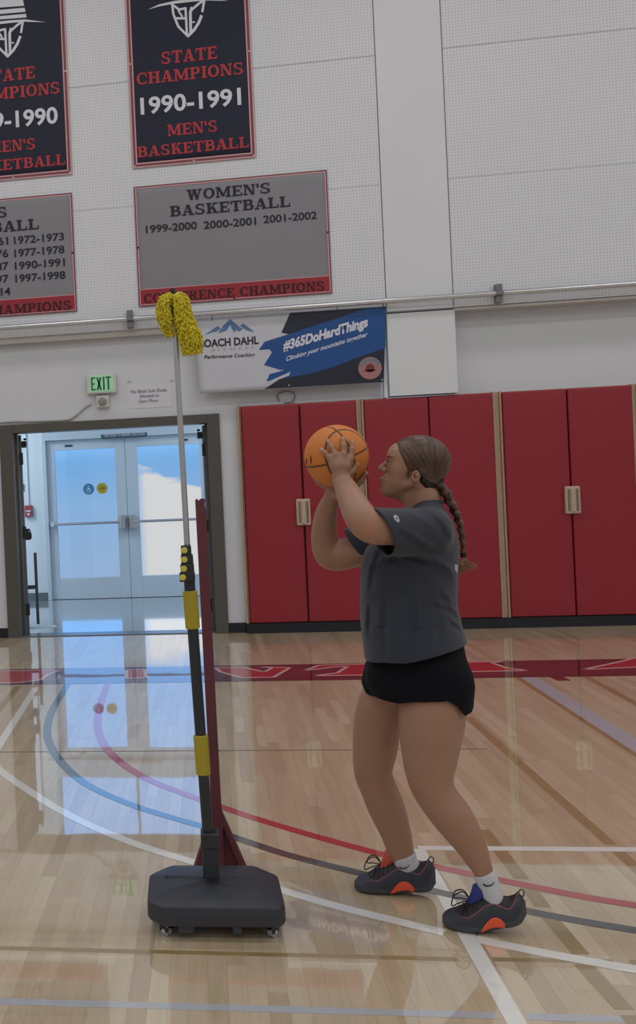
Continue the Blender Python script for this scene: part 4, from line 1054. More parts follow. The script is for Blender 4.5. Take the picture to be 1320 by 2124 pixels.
# ================================================================ PLAYER
P0 = FP(915, 1888)
AZ = math.atan2(P0[0], P0[1])
pu = np.array([math.cos(AZ), -math.sin(AZ), 0]); pv = np.array([math.sin(AZ), math.cos(AZ), 0])
def L(px, py, w=0.0):            # local point (u, away, up); w is metres toward the camera
    d = ray(px, py); o = np.array([0, 0, CAMH]) - P0
    t = (-w - o @ pv) / (d @ pv); q = o + d * t
    return np.array([q @ pu, -w, q[2]])
def SC(px, py, w=0.0):
    a = L(px, py, w); return (np.linalg.norm(L(px + 1, py, w) - a) + np.linalg.norm(L(px, py + 1, w) - a)) / 2

class SDF:
    BG = 0.05
    def __init__(s, lo, hi, vox):
        s.lo = np.array(lo, float); s.v = vox; s.n = np.ceil((np.array(hi) - s.lo) / vox).astype(int) + 1
        s.D = np.full(tuple(s.n), s.BG, np.float32)
    def reg(s, lo, hi, pad):
        i0 = np.maximum(np.floor((np.array(lo) - pad - s.lo) / s.v).astype(int), 0); i1 = np.minimum(np.ceil((np.array(hi) + pad - s.lo) / s.v).astype(int) + 1, s.n)
        if (i1 <= i0).any(): return None
        sl = tuple(slice(a, b) for a, b in zip(i0, i1))
        ax = [(s.lo[k] + np.arange(i0[k], i1[k]) * s.v).astype(np.float32) for k in range(3)]
        return sl, ax[0][:, None, None], ax[1][None, :, None], ax[2][None, None, :]
    def op(s, lo, hi, fn, k=0.01, mode='u'):
        r = s.reg(lo, hi, k + 3 * s.v + .004)
        if r is None: return s
        sl, X, Y, Z = r; d = np.broadcast_to(fn(X, Y, Z), s.D[sl].shape); a = s.D[sl]
        if mode == 'u':
            h = np.maximum(k - np.abs(a - d), 0) / k if k > 0 else 0; s.D[sl] = np.minimum(a, d) - h * h * k * .25
        elif mode == 's':
            d = -d; h = np.maximum(k - np.abs(a - d), 0) / k if k > 0 else 0; s.D[sl] = np.maximum(a, d) + h * h * k * .25
        return s
    def cone(s, a, b, r1, r2, k=0.01, mode='u'):
        a = np.array(a, float); b = np.array(b, float); R = max(r1, r2); ba = b - a; q = float(ba @ ba) + 1e-12
        def fn(X, Y, Z):
            t = np.clip(((X - a[0]) * ba[0] + (Y - a[1]) * ba[1] + (Z - a[2]) * ba[2]) / q, 0, 1)
            return np.sqrt((X - a[0] - t * ba[0]) ** 2 + (Y - a[1] - t * ba[1]) ** 2 + (Z - a[2] - t * ba[2]) ** 2) - (r1 + (r2 - r1) * t)
        return s.op(np.minimum(a, b) - R, np.maximum(a, b) + R, fn, k, mode)
    def sweep(s, pts, rad, k=0.01, n=5, mode='u'):
        q = spline([np.append(np.array(p, float), r_) for p, r_ in zip(pts, rad)], n); q = np.array(q)
        R = q[:, 3].max(); lo = q[:, :3].min(0) - R; hi = q[:, :3].max(0) + R
        def fn(X, Y, Z):
            out = None
            for a, b in zip(q[:-1], q[1:]):
                ba = b[:3] - a[:3]; t = np.clip(((X - a[0]) * ba[0] + (Y - a[1]) * ba[1] + (Z - a[2]) * ba[2]) / (ba @ ba + 1e-12), 0, 1)
                d = np.sqrt((X - a[0] - t * ba[0]) ** 2 + (Y - a[1] - t * ba[1]) ** 2 + (Z - a[2] - t * ba[2]) ** 2) - (a[3] + (b[3] - a[3]) * t)
                out = d if out is None else np.minimum(out, d)
            return out
        return s.op(lo, hi, fn, k, mode)
    def ell(s, c, r, k=0.01, mode='u', rot=None):
        c = np.array(c, float); r = np.array(r, float); M = np.eye(3) if rot is None else np.array(rot.to_3x3().transposed()); R = r.max() if rot is not None else r
        def fn(X, Y, Z):
            x, y, z = X - c[0], Y - c[1], Z - c[2]
            p = [M[i][0] * x + M[i][1] * y + M[i][2] * z for i in range(3)]
            k0 = np.sqrt((p[0] / r[0]) ** 2 + (p[1] / r[1]) ** 2 + (p[2] / r[2]) ** 2); k1 = np.sqrt((p[0] / r[0] ** 2) ** 2 + (p[1] / r[1] ** 2) ** 2 + (p[2] / r[2] ** 2) ** 2) + 1e-9
            return k0 * (k0 - 1) / k1
        return s.op(c - R, c + R, fn, k, mode)
    def blur(s, n=2):
        for _ in range(n):
            for ax in range(3):
                D = s.D; a = [slice(None)] * 3; b = [slice(None)] * 3; c = [slice(None)] * 3
                a[ax] = slice(0, -2); b[ax] = slice(1, -1); c[ax] = slice(2, None); o = D.copy()
                o[tuple(b)] = (D[tuple(a)] + 2 * D[tuple(b)] + D[tuple(c)]) * .25; s.D = o
        return s
    def loft(s, S_, k=0.01, mode='u', off=0.0, ex=2.0, cap=True):
        S_ = sorted(S_); A = np.array(S_)                       # z, cu, cy, a, b
        lo = [(A[:, 1] - A[:, 3]).min() - off, (A[:, 2] - A[:, 4]).min() - off, A[0, 0]]; hi = [(A[:, 1] + A[:, 3]).max() + off, (A[:, 2] + A[:, 4]).max() + off, A[-1, 0]]
        zz = np.linspace(A[0, 0], A[-1, 0], 200); T = [np.interp(zz, A[:, 0], A[:, j]) for j in range(1, 5)]
        for j in range(4):                                       # smooth the profile curves
            for _ in range(12): T[j][1:-1] = (T[j][:-2] + T[j][1:-1] * 2 + T[j][2:]) / 4
        def fn(X, Y, Z):
            z = Z.ravel(); cu, cy, a, b = (np.interp(z, zz, t)[None, None, :].astype(np.float32) for t in T)
            a = a + off; b = b + off
            q = (np.abs((X - cu) / a) ** ex + np.abs((Y - cy) / b) ** ex) ** (1 / ex)
            g = np.sqrt(((X - cu) / a ** 2) ** 2 + ((Y - cy) / b ** 2) ** 2) + 1e-6
            d = (q - 1) * np.minimum(q / g, np.maximum(a, b))
            if cap: d = np.maximum(d, np.maximum(Z - A[-1, 0], A[0, 0] - Z))
            return d
        return s.op(lo, hi, fn, k, mode)
    def mesh(s, name, adapt=0.0):
        g = vdb.FloatGrid(background=float(s.BG)); D = np.clip(s.D, -s.BG, s.BG); g.copyFromArray(np.ascontiguousarray(D))
        r = g.convertToPolygons(isovalue=0.0, adaptivity=adapt)
        pts, tris, quads = r[0], r[1], r[2]
        pts = pts * s.v + s.lo
        return pts, tris, quads
def mk_mesh(name, parts):
    P_, T_, Q_ = [], [], []; n = 0
    for p, t, q in parts:
        P_.append(p); T_.append(t.astype(np.int64) + n); Q_.append(q.astype(np.int64) + n); n += len(p)
    P_ = np.concatenate(P_); T_ = np.concatenate(T_) if T_ else np.zeros((0, 3), int); Q_ = np.concatenate(Q_)
    me = bpy.data.meshes.new(name)
    nv = len(P_); nt_, nq = len(T_), len(Q_)
    me.vertices.add(nv); me.vertices.foreach_set('co', P_.astype(np.float32).ravel())
    me.loops.add(nt_ * 3 + nq * 4); me.polygons.add(nt_ + nq)
    me.loops.foreach_set('vertex_index', np.concatenate([T_[:, ::-1].ravel(), Q_[:, ::-1].ravel()]).astype(np.int32))
    me.polygons.foreach_set('loop_start', np.concatenate([np.arange(nt_) * 3, nt_ * 3 + np.arange(nq) * 4]).astype(np.int32))
    me.update(calc_edges=True); me.validate()
    bm = bmesh.new(); bm.from_mesh(me); vol = bm.calc_volume(signed=True); bm.free()
    if vol < 0: me.flip_normals()
    return me, P_

m_shirt = mat('charcoal_jersey', srgb(42, 47, 60), 0.85, noise=0.08, nscale=9, bump=0.06, bscale=260, sheen=0.15)
m_shorts = mat('black_navy_shorts', srgb(6, 8, 16), 0.85, spec=0.2, noise=0.1, nscale=30, bump=0.04, bscale=300)
m_skin = mat('skin', (1, 1, 1), 0.5, spec=0.4, attr='tint', noise=0.035, nscale=18, sub=0.05, bump=0.02, bscale=400)
m_sock = mat('white_sock', srgb(196, 198, 206), 0.9, bump=0.15, bscale=240)
player = thing('person', 'basketball player in charcoal t-shirt and black shorts shooting a ball, long brown braid', 'person', tuple(P0), -AZ)

# ---------------- ball geometry first: the hands close on it
BC = L(698, 946, 0.02); BR = 66 * SC(698, 946, 0.02)
ball = thing('basketball', 'orange basketball held up in both hands of the player', 'ball', tuple(P0 + pu * BC[0] + pv * BC[1] + np.array([0, 0, BC[2] - BR])), -AZ)
def onball(px, py, off, side=1):       # point above the near (or far) surface of the ball
    w = 0.02
    for _ in range(12):
        p = L(px, py, w); r2 = (BR + off) ** 2 - (p[0] - BC[0]) ** 2 - (p[2] - BC[2]) ** 2
        dw = math.sqrt(max(r2, 1e-6)); w = -(BC[1] - side * dw)
    return L(px, py, w)

# ---------------- body
body_parts = []
skin_tone = np.array(srgb(160, 122, 101))
# near arm + hand (her left), upper arm, elbow, forearm, wrist
sh_n = L(885, 1100, .125); el_n = L(761, 1087, .26); wr_n = onball(708, 994, .030)
fa = SDF(L(640, 1170, .0) + [-.02, -.36, -.02], L(900, 885, 0) + [.05, .10, .03], .0022)
u1, u2 = SC(820, 1095, .2), SC(761, 1087, .26)
fa.sweep([sh_n, L(824, 1096, .20), L(776, 1094, .25), L(752, 1077, .255), L(733, 1044, .205), L(718, 1013, .155), wr_n], [36 * u1, 36 * u1, 36 * u2, 34.5 * u2, 30 * u2, 24 * u2, .0255], .012); fa.blur(6)
# palm and fingers lie on the ball
kn = [(685, 950), (697, 944), (713, 943), (727, 951)]
tips = [[(685, 950), (676, 940), (667, 932)], [(697, 944), (689, 928), (681, 914)], [(713, 943), (713, 925), (712, 909)], [(727, 951), (730, 932), (731, 915)]]
frad = [.0078, .0086, .0088, .0086]
wr_h = onball(706, 985, .022)
for i, c in enumerate(kn):
    b = onball(c[0], c[1], .013); bm_ = onball((c[0] + 706) / 2, (c[1] + 985) / 2, .017)
    fa.cone(wr_h, bm_, .0185, .0155, .012); fa.cone(bm_, b, .0155, .0118, .012)
    ch = [onball(x, y, .009 + (.002 if j == 1 else 0)) for j, (x, y) in enumerate(tips[i])]
    fa.cone(b, ch[1], frad[i] + .0018, frad[i] + .0004, .005); fa.cone(ch[1], ch[2], frad[i] + .0003, frad[i] - .0015, .003)
    fa.ell(ch[1], (frad[i] + .0012,) * 3, .003)
fa.cone(wr_n, wr_h, .027, .020, .015)
th0 = onball(718, 982, .014); th1 = onball(731, 978, .013); th2 = onball(741, 964, .0095)
fa.cone(wr_h, th0, .017, .0145, .012); fa.cone(th0, th1, .0145, .0110, .008); fa.cone(th1, th2, .0108, .0085, .004)
body_parts.append(fa.mesh('a', 0)); 
nails = [onball(*tips[i][2], .009 + frad[i] * .6) for i in range(4)]
del fa
# far arm + hand (her right) under the ball
sh_f = L(862, 1100, -.15); el_f = L(680, 1154, -.19); wr_f = L(692, 1024, -.06)
_a, _b = L(620, 1215, -.2), L(900, 885, 0)
fb_ = SDF((_a[0] - .02, -.12, _a[2] - .02), (_b[0] + .05, .36, _b[2] + .03), .0026)
sf_ = SC(690, 1100, -.17)
sf_ = SC(690, 1100, -.17)
fb_.sweep([sh_f, L(760, 1136, -.17), L(712, 1150, -.185), L(684, 1148, -.185), L(673, 1112, -.165), L(677, 1065, -.12), wr_f], [36 * sf_, 33 * sf_, 33 * sf_, 32 * sf_, 27 * sf_, 22 * sf_, .0245], .012); fb_.blur(5)
def bdirp(v, off): v = np.array(v, float); return BC + v / np.linalg.norm(v) * (BR + off)
pw = bdirp((.05, .30, -1), .024); fb_.cone(wr_f, pw, .028, .021, .015)
fdir = [((-.62, .45, -.80), (-.90, .52, -.42), (-.98, .50, -.10)), ((-.40, .75, -.68), (-.62, .95, -.22), (-.62, .98, .12)), ((-.08, .92, -.62), (-.16, 1.1, -.12), (-.16, 1.05, .25)), ((.22, .92, -.62), (.28, 1.05, -.2), (.32, 1.0, .1))]
for i, (a, b, c) in enumerate(fdir):
    A, B, Cc = bdirp(a, .012), bdirp(b, .0105), bdirp(c, .0088)
    fb_.cone(pw, A, .020, .0125, .012); fb_.cone(A, B, .0105, .0092, .005); fb_.cone(B, Cc, .0090, .0072, .003)
ta, tb, tc_ = bdirp((.45, .12, -1.0), .014), bdirp((.72, .0, -.86), .011), bdirp((.92, -.12, -.62), .0088)
fb_.cone(pw, ta, .019, .0135, .01); fb_.cone(ta, tb, .0130, .0105, .006); fb_.cone(tb, tc_, .0102, .0082, .004)
body_parts.append(fb_.mesh('b', 0)); del fb_

# head and neck -------------------------------------------------
hv = .0017
HL = lambda px, py, w=0.0: L(px, py, w)
hs_ = SC(860, 970, 0)
h = SDF(L(775, 1115, 0) + [-.01, -.13, -.01], L(960, 900, 0) + [.02, .13, .03], hv)
h.ell(HL(868, 954), (60 * hs_ , .073, 49.5 * hs_), .01)                     # cranium
h.ell(HL(842, 966), (37 * hs_, .060, 48 * hs_), .015)                       # face mass
h.ell(HL(825, 941), (19 * hs_, .048, 21 * hs_), .014)                       # forehead
h.cone(HL(804, 1016, .004), HL(804, 1016, -.004), 13.5 * hs_, 13.5 * hs_, .016)   # chin
for s_ in (-1, 1):
    h.cone(HL(857, 1001, s_ * .049), HL(813, 1015, s_ * .016), 11 * hs_, 11.5 * hs_, .018)
    h.ell(HL(828, 978, s_ * .036), (17 * hs_, .022, 19 * hs_), .018)        # cheek
    h.ell(HL(822, 1000, s_ * .026), (17 * hs_, .024, 16 * hs_), .018)
    h.cone(HL(808.5, 948.5, s_ * .014), HL(817, 948, s_ * .042), 5.2 * hs_, 4.0 * hs_, .010)  # brow
h.cone(HL(814, 1008), HL(848, 1026), 20 * hs_, 21 * hs_, .02)               # under the jaw
h.cone(HL(805.5, 956), HL(789.5, 970), 4.0 * hs_, 4.6 * hs_, .005)          # nose ridge
h.cone(HL(803, 974), HL(788.3, 971.8), 6.4 * hs_, 4.6 * hs_, .005)
for s_ in (-1, 1):
    h.ell(HL(798, 975.5, s_ * .0095), (6 * hs_, .0062, 4.5 * hs_), .003)
    h.ell(HL(793.5, 980.3, s_ * .0065), (3.0 * hs_, .0024, 2.0 * hs_), .002, 's')
h.ell(HL(804, 995), (12 * hs_, .024, 15 * hs_), .010)                       # mouth mound
h.ell(HL(792.6, 992.6), (5.6 * hs_, .0165, 3.5 * hs_), .003)                # upper lip
h.ell(HL(793.2, 1001.2), (5.8 * hs_, .0150, 3.7 * hs_), .003)               # lower lip
h.cone(HL(787.5, 997.2, -.018), HL(787.5, 997.2, .018), 1.6 * hs_, 1.6 * hs_, .0012, 's')
h.ell(HL(788, 1009.3), (4.5 * hs_, .020, 3.0 * hs_), .005, 's')
for s_ in (-1, 1):
    h.ell(HL(803, 959, s_ * .029), (8.5 * hs_, .015, 6.5 * hs_), .007, 's')
    h.ell(HL(815.0, 958.5, s_ * .031), (9.0 * hs_, .0135, 8.0 * hs_), .004)     # lids around the eye
    h.ell(HL(806, 958.6, s_ * .031), (5.4 * hs_, .0098, 2.4 * hs_), .0012, 's')
# ear
for s_ in (-1, 1):
    ea = Matrix.Rotation(.22, 3, 'Y')
    h.ell(HL(863, 989, s_ * .068), (9.0 * hs_, .0085, 14.5 * hs_), .003, rot=ea)
    h.ell(HL(862.0, 987, s_ * .078), (5.6 * hs_, .0095, 9.0 * hs_), .0015, 's', rot=ea)
    h.ell(HL(857, 993, s_ * .070), (3.0 * hs_, .006, 3.4 * hs_), .002); h.ell(HL(864.5, 987, s_ * .072), (2.2 * hs_, .004, 5.0 * hs_), .002, rot=ea)
# neck
h.cone(HL(872, 1000), HL(878, 1070), .047, .050, .02); h.cone(HL(884, 1036, 0), HL(894, 1075, 0), .043, .052, .03)
for s_ in (-1, 1): h.cone(HL(868, 1006, s_ * .043), HL(845, 1062, s_ * .012), .010, .009, .016)
body_parts.append(h.mesh('h', 0)); del h

# torso core hidden by the shirt, hips and legs ------------------
lg = SDF(L(715, 1850, 0) + [-.03, -.30, -.12], L(1045, 1080, 0) + [.02, .32, .02], .003)
def sec(py, xl, xr, b, w=0.0, shrink=.014):
    a = L(xl, py, w); c = L(xr, py, w); return [a[2], (a[0] + c[0]) / 2, -w, (c[0] - a[0]) / 2 - shrink, b - shrink]
torso = [(1068, 845, 925, .10), (1085, 822, 938, .150), (1110, 795, 948, .160), (1150, 766, 952, .160), (1190, 757, 950, .155), (1240, 754, 946, .150), (1290, 754, 952, .155), (1340, 760, 964, .165), (1375, 766, 972, .175), (1405, 772, 978, .178)]
lg.loft([sec(*t) for t in torso], .02)
hip_n, kn_n, an_n = L(902, 1405, .068), L(894, 1622, .115), L(1004, 1806, .115)
hip_f, kn_f, an_f = L(838, 1405, -.085), L(776, 1600, -.115), L(836, 1772, -.115)
s1 = SC(900, 1500, .1); s2 = SC(800, 1500, -.1)
lg.sweep([hip_n, L(896, 1490, .095), L(892, 1560, .105), L(893, 1618, .115), L(910, 1656, .117), L(940, 1696, .118), L(974, 1748, .117), L(996, 1792, .116), L(1008, 1818, .115), L(1018, 1840, .115)],
         [69 * s1, 67.5 * s1, 57.5 * s1, 46 * s1, 42 * s1, 41.5 * s1, 32.5 * s1, 23 * s1, 18 * s1, 12 * s1], .02)
lg.sweep([hip_f, L(789, 1478, -.10), L(779, 1545, -.11), L(774, 1600, -.115), L(786, 1636, -.116), L(802, 1676, -.116), L(820, 1724, -.115), L(833, 1770, -.115), L(841, 1790, -.115), L(850, 1808, -.115)],
         [66 * s2, 50 * s2, 46.5 * s2, 39.5 * s2, 38 * s2, 38 * s2, 32 * s2, 26 * s2, 20 * s2, 12 * s2], .02); lg.blur(6)
body_parts.append(lg.mesh('l', 0)); del lg
me, PP = mk_mesh('body', body_parts)
# colour: one skin with lips, cheeks, knees, knuckles and nails of their own tint
col = np.tile(skin_tone, (len(PP), 1))
def tint(c, r, rgb, amt, hard=1.0):
    c = np.array(c); r = np.array(r) if hasattr(r, '__len__') else np.array([r] * 3)
    d = np.sqrt((((PP - c) / r) ** 2).sum(1)); m = np.clip((1 - d) * hard, 0, 1)[:, None] * amt
    col[:] = col * (1 - m) + np.array(rgb) * m
LIP = srgb(168, 98, 92); BR_ = srgb(60, 42, 34)
tint(L(790, 993.2), (.011, .020, .0056), LIP, .95, 3); tint(L(790, 1001), (.011, .018, .0058), LIP, .95, 3); tint(L(789, 997.2), (.012, .020, .0024), srgb(90, 45, 42), .9, 2)
for s_ in (-1, 1):
    tint(L(822, 986, s_ * .045), .035, srgb(196, 134, 118), .5)
    tint(L(807, 947, s_ * .026), (.0105, .016, .0046), BR_, .95, 2.5); tint(L(815, 947.5, s_ * .040), (.013, .013, .0040), BR_, .9, 2.5)
    tint(L(807, 955.0, s_ * .031), (.011, .013, .0032), srgb(48, 32, 30), .95, 3); tint(L(812, 957.5, s_ * .040), (.012, .010, .0026), srgb(48, 32, 30), .8, 2)
    tint(L(808, 953, s_ * .031), (.014, .016, .008), srgb(140, 96, 84), .6, 1.5)
for s_ in (-1, 1): tint(L(861.5, 989, s_ * .071), (.0075, .009, .012), srgb(120, 78, 66), .8, 2)  # shade of the ear hollow painted into the skin tint
for n_ in nails: tint(n_, .0052, srgb(196, 158, 146), .8, 3)
tint(kn_n + [-.03, -.03, 0], .06, srgb(170, 112, 96), .5); tint(kn_f + [-.03, 0, 0], .06, srgb(170, 112, 96), .5); tint(el_n + [0, -.04, -.02], .06, srgb(184, 122, 104), .5); tint(el_f + [0, 0, -.05], .06, srgb(184, 122, 104), .5)
ca = me.attributes.new('tint', 'FLOAT_COLOR', 'POINT'); ca.data.foreach_set('color', np.c_[col, np.ones(len(col))].astype(np.float32).ravel())
bodyo = link('body', me, m_skin, player, True)
# eyes
m_eye = mat('eye_white', srgb(190, 184, 180), 0.25); m_iris = mat('dark_iris', srgb(40, 28, 22), 0.2)
for s_ in (-1, 1):
    c = L(810.6, 958.6, s_ * .031); r = .0080
    eo = bpy.data.meshes.new('eye'); bm = bmesh.new(); bmesh.ops.create_uvsphere(bm, u_segments=24, v_segments=16, radius=r); bmesh.ops.translate(bm, vec=tuple(c), verts=bm.verts); bm.to_mesh(eo); bm.free()
    e = link('eye', eo, m_eye, player, True)
    iris = bpy.data.meshes.new('iris'); bm = bmesh.new(); bmesh.ops.create_uvsphere(bm, u_segments=16, v_segments=12, radius=.0046); bmesh.ops.translate(bm, vec=tuple(c + np.array([-.0042, -.0012 * s_, .0008])), verts=bm.verts); bm.to_mesh(iris); bm.free()
    link('iris', iris, m_iris, e, True)
    ls = MB()
    for k in range(9):
        a = -.7 + k * .175; p = c + np.array([-.0078 * math.cos(a), -s_ * .0078 * math.sin(a) * 1.2, .0022])
        ls.tube([tuple(p), tuple(p + [-.004, -s_ * .002 * math.sin(a), .0012]), tuple(p + [-.006, -s_ * .003 * math.sin(a), .0035])], [.0005, .0004, .0001], 4)
    setp(ls.build('eyelashes', m_iris, player), kind='stuff')

# ---------------- hair
m_hair = bpy.data.materials.new('brown_hair'); m_hair.use_nodes = True
def hairmat(m, c1, c2, sx):
    t = m.node_tree; N = t.nodes; b = N['Principled BSDF']; b.inputs['Roughness'].default_value = 0.38; b.inputs['Specular IOR Level'].default_value = 0.45
    tc = N.new('ShaderNodeAttribute'); tc.attribute_name = 'flow'
    nz = N.new('ShaderNodeTexNoise'); nz.inputs['Scale'].default_value = 1.0; nz.inputs['Detail'].default_value = 4
    mp = N.new('ShaderNodeMapping'); mp.inputs['Scale'].default_value = sx
    t.links.new(tc.outputs['Vector'], mp.inputs[0]); t.links.new(mp.outputs[0], nz.inputs[0])
    r = N.new('ShaderNodeValToRGB'); r.color_ramp.elements[0].position = .35; r.color_ramp.elements[1].position = .68
    r.color_ramp.elements[0].color = srgb(*c1) + (1,); r.color_ramp.elements[1].color = srgb(*c2) + (1,)
    t.links.new(nz.outputs[0], r.inputs[0]); t.links.new(r.outputs[0], b.inputs['Base Color'])
    bp = N.new('ShaderNodeBump'); bp.inputs['Strength'].default_value = .35; bp.inputs['Distance'].default_value = .003; t.links.new(nz.outputs[0], bp.inputs['Height']); t.links.new(bp.outputs[0], b.inputs['Normal'])
hairmat(m_hair, (48, 35, 31), (98, 70, 48), (.55, 1, 1))
def flow_attr(me, PP, origin, scale=(60, 5)):
    """strand coordinates: angle round the tie and distance from it"""
    d = PP - np.array(origin); rr2 = np.linalg.norm(d, axis=1); a = np.arctan2(d[:, 2], -d[:, 0]); b = np.arctan2(d[:, 1], np.hypot(d[:, 0], d[:, 2]) + 1e-6)
    fl = np.c_[a * scale[0] * .5, b * 3.0, rr2 * scale[1]]
    at = me.attributes.new('flow', 'FLOAT_VECTOR', 'POINT'); at.data.foreach_set('vector', fl.astype(np.float32).ravel())
tie = L(905, 1003)
hr = SDF(L(800, 1050, 0) + [0, -.12, 0], L(945, 890, 0) + [.01, .12, .01], .002)
hr.ell(HL(868.5, 953.5), (63 * hs_, .0765, 52.5 * hs_), .01)
hr.ell(HL(891, 965), (40 * hs_, .062, 38 * hs_), .02); hr.cone(HL(893, 980), HL(903, 1000), 22 * hs_, 11 * hs_, .02)
for s_ in (-1, 1): hr.cone(HL(884, 1000, s_ * .042), HL(902, 1010, s_ * .010), .016, .012, .015); hr.cone(HL(876, 984, s_ * .060), HL(898, 1004, s_ * .025), .014, .014, .02)
# cut the face free: everything in front of the hairline
def faceplane(X, Y, Z):
    ks = [L(*p) for p in ((855, 985), (848, 977), (843, 968), (838, 955), (830, 938), (820, 923), (812, 912))]
    lim = np.interp(Z.ravel(), [k_[2] for k_ in ks], [k_[0] for k_ in ks])[None, None, :]
    lx = [L(*p) for p in ((838, 968), (850, 976), (862, 978), (873, 983), (879, 992), (888, 999), (900, 1004), (915, 1006))]
    low = np.interp(X.ravel(), [k_[0] for k_ in lx], [k_[2] for k_ in lx])[:, None, None]
    front = X - lim
    below = Z - low + 0 * X
    return -np.minimum(front, below)
hr.op(hr.lo, hr.lo + hr.n * hr.v, lambda X, Y, Z: -faceplane(X, Y, Z), .004, 's')
_D = hr.D
# parting groove along the top
for t in range(14):
    q = HL(832 + t * 3.0, 915 - 9 * math.sin(t / 13 * PI * .62), 0)
    hr.ell(q, (.012, .0016, .006), .002, 's')
me, HP = mk_mesh('hair', [hr.mesh('hr', 0)]); flow_attr(me, HP, tie); hair = link('hair', me, m_hair, player, True); del hr
# sideburn strands in front of the ear
sb = MB()
for k in range(6):
    p = spline([L(847 + k * 1.1, 968, .064), L(845.5 + k * 1.0, 982, .0665), L(846 + k * 1.0, 1000 - k * 2.2, .0645)], 4)
    sb.tube([tuple(q) for q in p], list(np.linspace(.0013, .0002, len(p))), 5)
o = sb.build('sideburn_strands', m_hair, hair, True); setp(o, kind='stuff')
m_band = mat('black_hair_tie', srgb(16, 14, 18), 0.7)
MB().lathe([(.014, -.012), (.026, -.010), (.029, 0), (.026, .010), (.014, .012)], (0, 0, 0), 'Z', 20).build('hair_tie', m_band, player, True)
ht = bpy.context.scene.objects['hair_tie']; ht.location = tuple(L(909, 1004)); ht.rotation_euler = (0, math.radians(122), 0)
uh = SDF(L(860, 1045, 0) + [0, -.10, 0], L(935, 980, 0) + [.01, .10, .01], .002)
for s_ in (-1, 1): uh.cone(L(880, 996, s_ * .048), L(902, 1008, s_ * .012), .015, .013, .01); uh.cone(L(884, 1006, s_ * .038), L(900, 1020, s_ * .008), .012, .009, .01)
uh.ell(L(896, 1004), (12 * hs_, .035, 13 * hs_), .01)
me, HP = mk_mesh('nape_hair', [uh.mesh('u', 0)]); flow_attr(me, HP, tie)
m_nape = bpy.data.materials.new('shaded_nape_hair'); m_nape.use_nodes = True; hairmat(m_nape, (26, 18, 18), (44, 30, 26), (.55, 1, 1)); link('nape_hair', me, m_nape, hair, True)  # darker copy of the hair colour, shadow under the hair painted in
# braid: alternating plump lobes down a curved path
bp_ = spline([L(908, 1004, .0), L(921, 1018, .005), L(934, 1040, .005), L(945, 1062, .005), L(953, 1082, .005), L(958, 1104, .005), L(961, 1126, .005), L(962, 1148, .005)], 10)
br = SDF(L(890, 1175, 0) + [0, -.05, 0], L(985, 990, 0) + [.02, .05, .01], .0018)
N_ = 15
for k in range(N_):
    t = (k + .4) / N_; i = min(int(t * (len(bp_) - 1)), len(bp_) - 2); p = bp_[i]; tg = bp_[i + 1] - bp_[i]; tg /= np.linalg.norm(tg)
    r = np.interp(t, [0, .15, .45, 1], [.014, .022, .0165, .0095]); sd = 1 if k % 2 else -1
    sidev = np.cross(tg, [0, 1, 0]); c = p + np.array([0, -sd * r * .42, 0]) + sidev * 0
    ax = tg * .9 + np.array([0, sd * .75, 0]); ax /= np.linalg.norm(ax)
    br.cone(c - ax * r * .55, c + ax * r * .75, r * .72, r * .62, .0022)
    c2 = p + sidev * sd * r * .35; br.cone(c2 - tg * r * .3, c2 + tg * r * .5 - sidev * sd * r * .2, r * .62, r * .5, .0022)
me, HP = mk_mesh('braid', [br.mesh('br', 0)]); flow_attr(me, HP, tie + [0, 0, .2], (130, 14)); link('braid', me, m_hair, player, True); del br
e_ = L(962, 1151, .005)
o = MB().cone(tuple(e_ + [-.001, 0, .007]), tuple(e_ + [.001, 0, -.007]), .0095, .0095, seg=16).build('braid_tie', m_band, player, True)
m_tail = bpy.data.materials.new('light_hair_ends'); m_tail.use_nodes = True; hairmat(m_tail, (104, 70, 48), (176, 128, 88), (1, 1, 1))
tm = MB(); rg = random.Random(5)
for k in range(90):
    u_ = rg.random(); q0 = L(962 + rg.uniform(-2, 2), 1154, .005 + rg.uniform(-.005, .005))
    ex_ = L(952 + 42 * u_ ** 1.3, 1190 - 14 * u_ ** 1.5 + rg.uniform(-6, 4), .005 + rg.uniform(-.02, .02)); md = q0 * .45 + ex_ * .55 + np.array([-.004 + rg.uniform(-.003, .003), 0, -.004])
    tm.tube([tuple(q0), tuple(q0 * .6 + md * .4 + [0, 0, -.003]), tuple(md), tuple(ex_)], [.0016, .0018, .0014, .0003], 5)
o = tm.build('braid_end', m_tail, player, True); setp(o, kind='stuff')

# ---------------- t-shirt (a thin shell, open at neck, sleeves and hem)
ts = SDF(L(715, 1395, 0) + [-.03, -.36, -.02], L(985, 1020, 0) + [.03, .34, .03], .0027)
TS = [(1040, 858, 915, .066), (1047, 852, 918, .080), (1056, 850, 922, .100), (1070, 838, 934, .150), (1086, 822, 941, .172), (1112, 780, 950, .178), (1140, 758, 954, .176), (1170, 750, 954, .172), (1210, 748, 951, .165), (1250, 747, 949, .160), (1290, 748, 958, .166), (1330, 752, 970, .186), (1362, 756, 978, .200), (1400, 756, 984, .206)]
ts.loft([sec(*t, shrink=0) for t in TS], .02)
tsl = SDF(ts.lo, ts.lo + (ts.n - 1) * ts.v, ts.v); tsl.n = ts.n; tsl.D = np.full(tuple(ts.n), ts.BG, np.float32)
tsl.cone(L(888, 1102, .120), L(768, 1098, .265), 50 * SC(880, 1100, .13), 46 * SC(785, 1106, .25), .02)
tsl.cone(L(850, 1120, .165), L(780, 1112, .25), .056, .054, .03)
tsl.cone(L(862, 1098, -.13), L(712, 1136, -.19), 46 * SC(860, 1100, -.13), 38 * SC(735, 1130, -.185), .02)
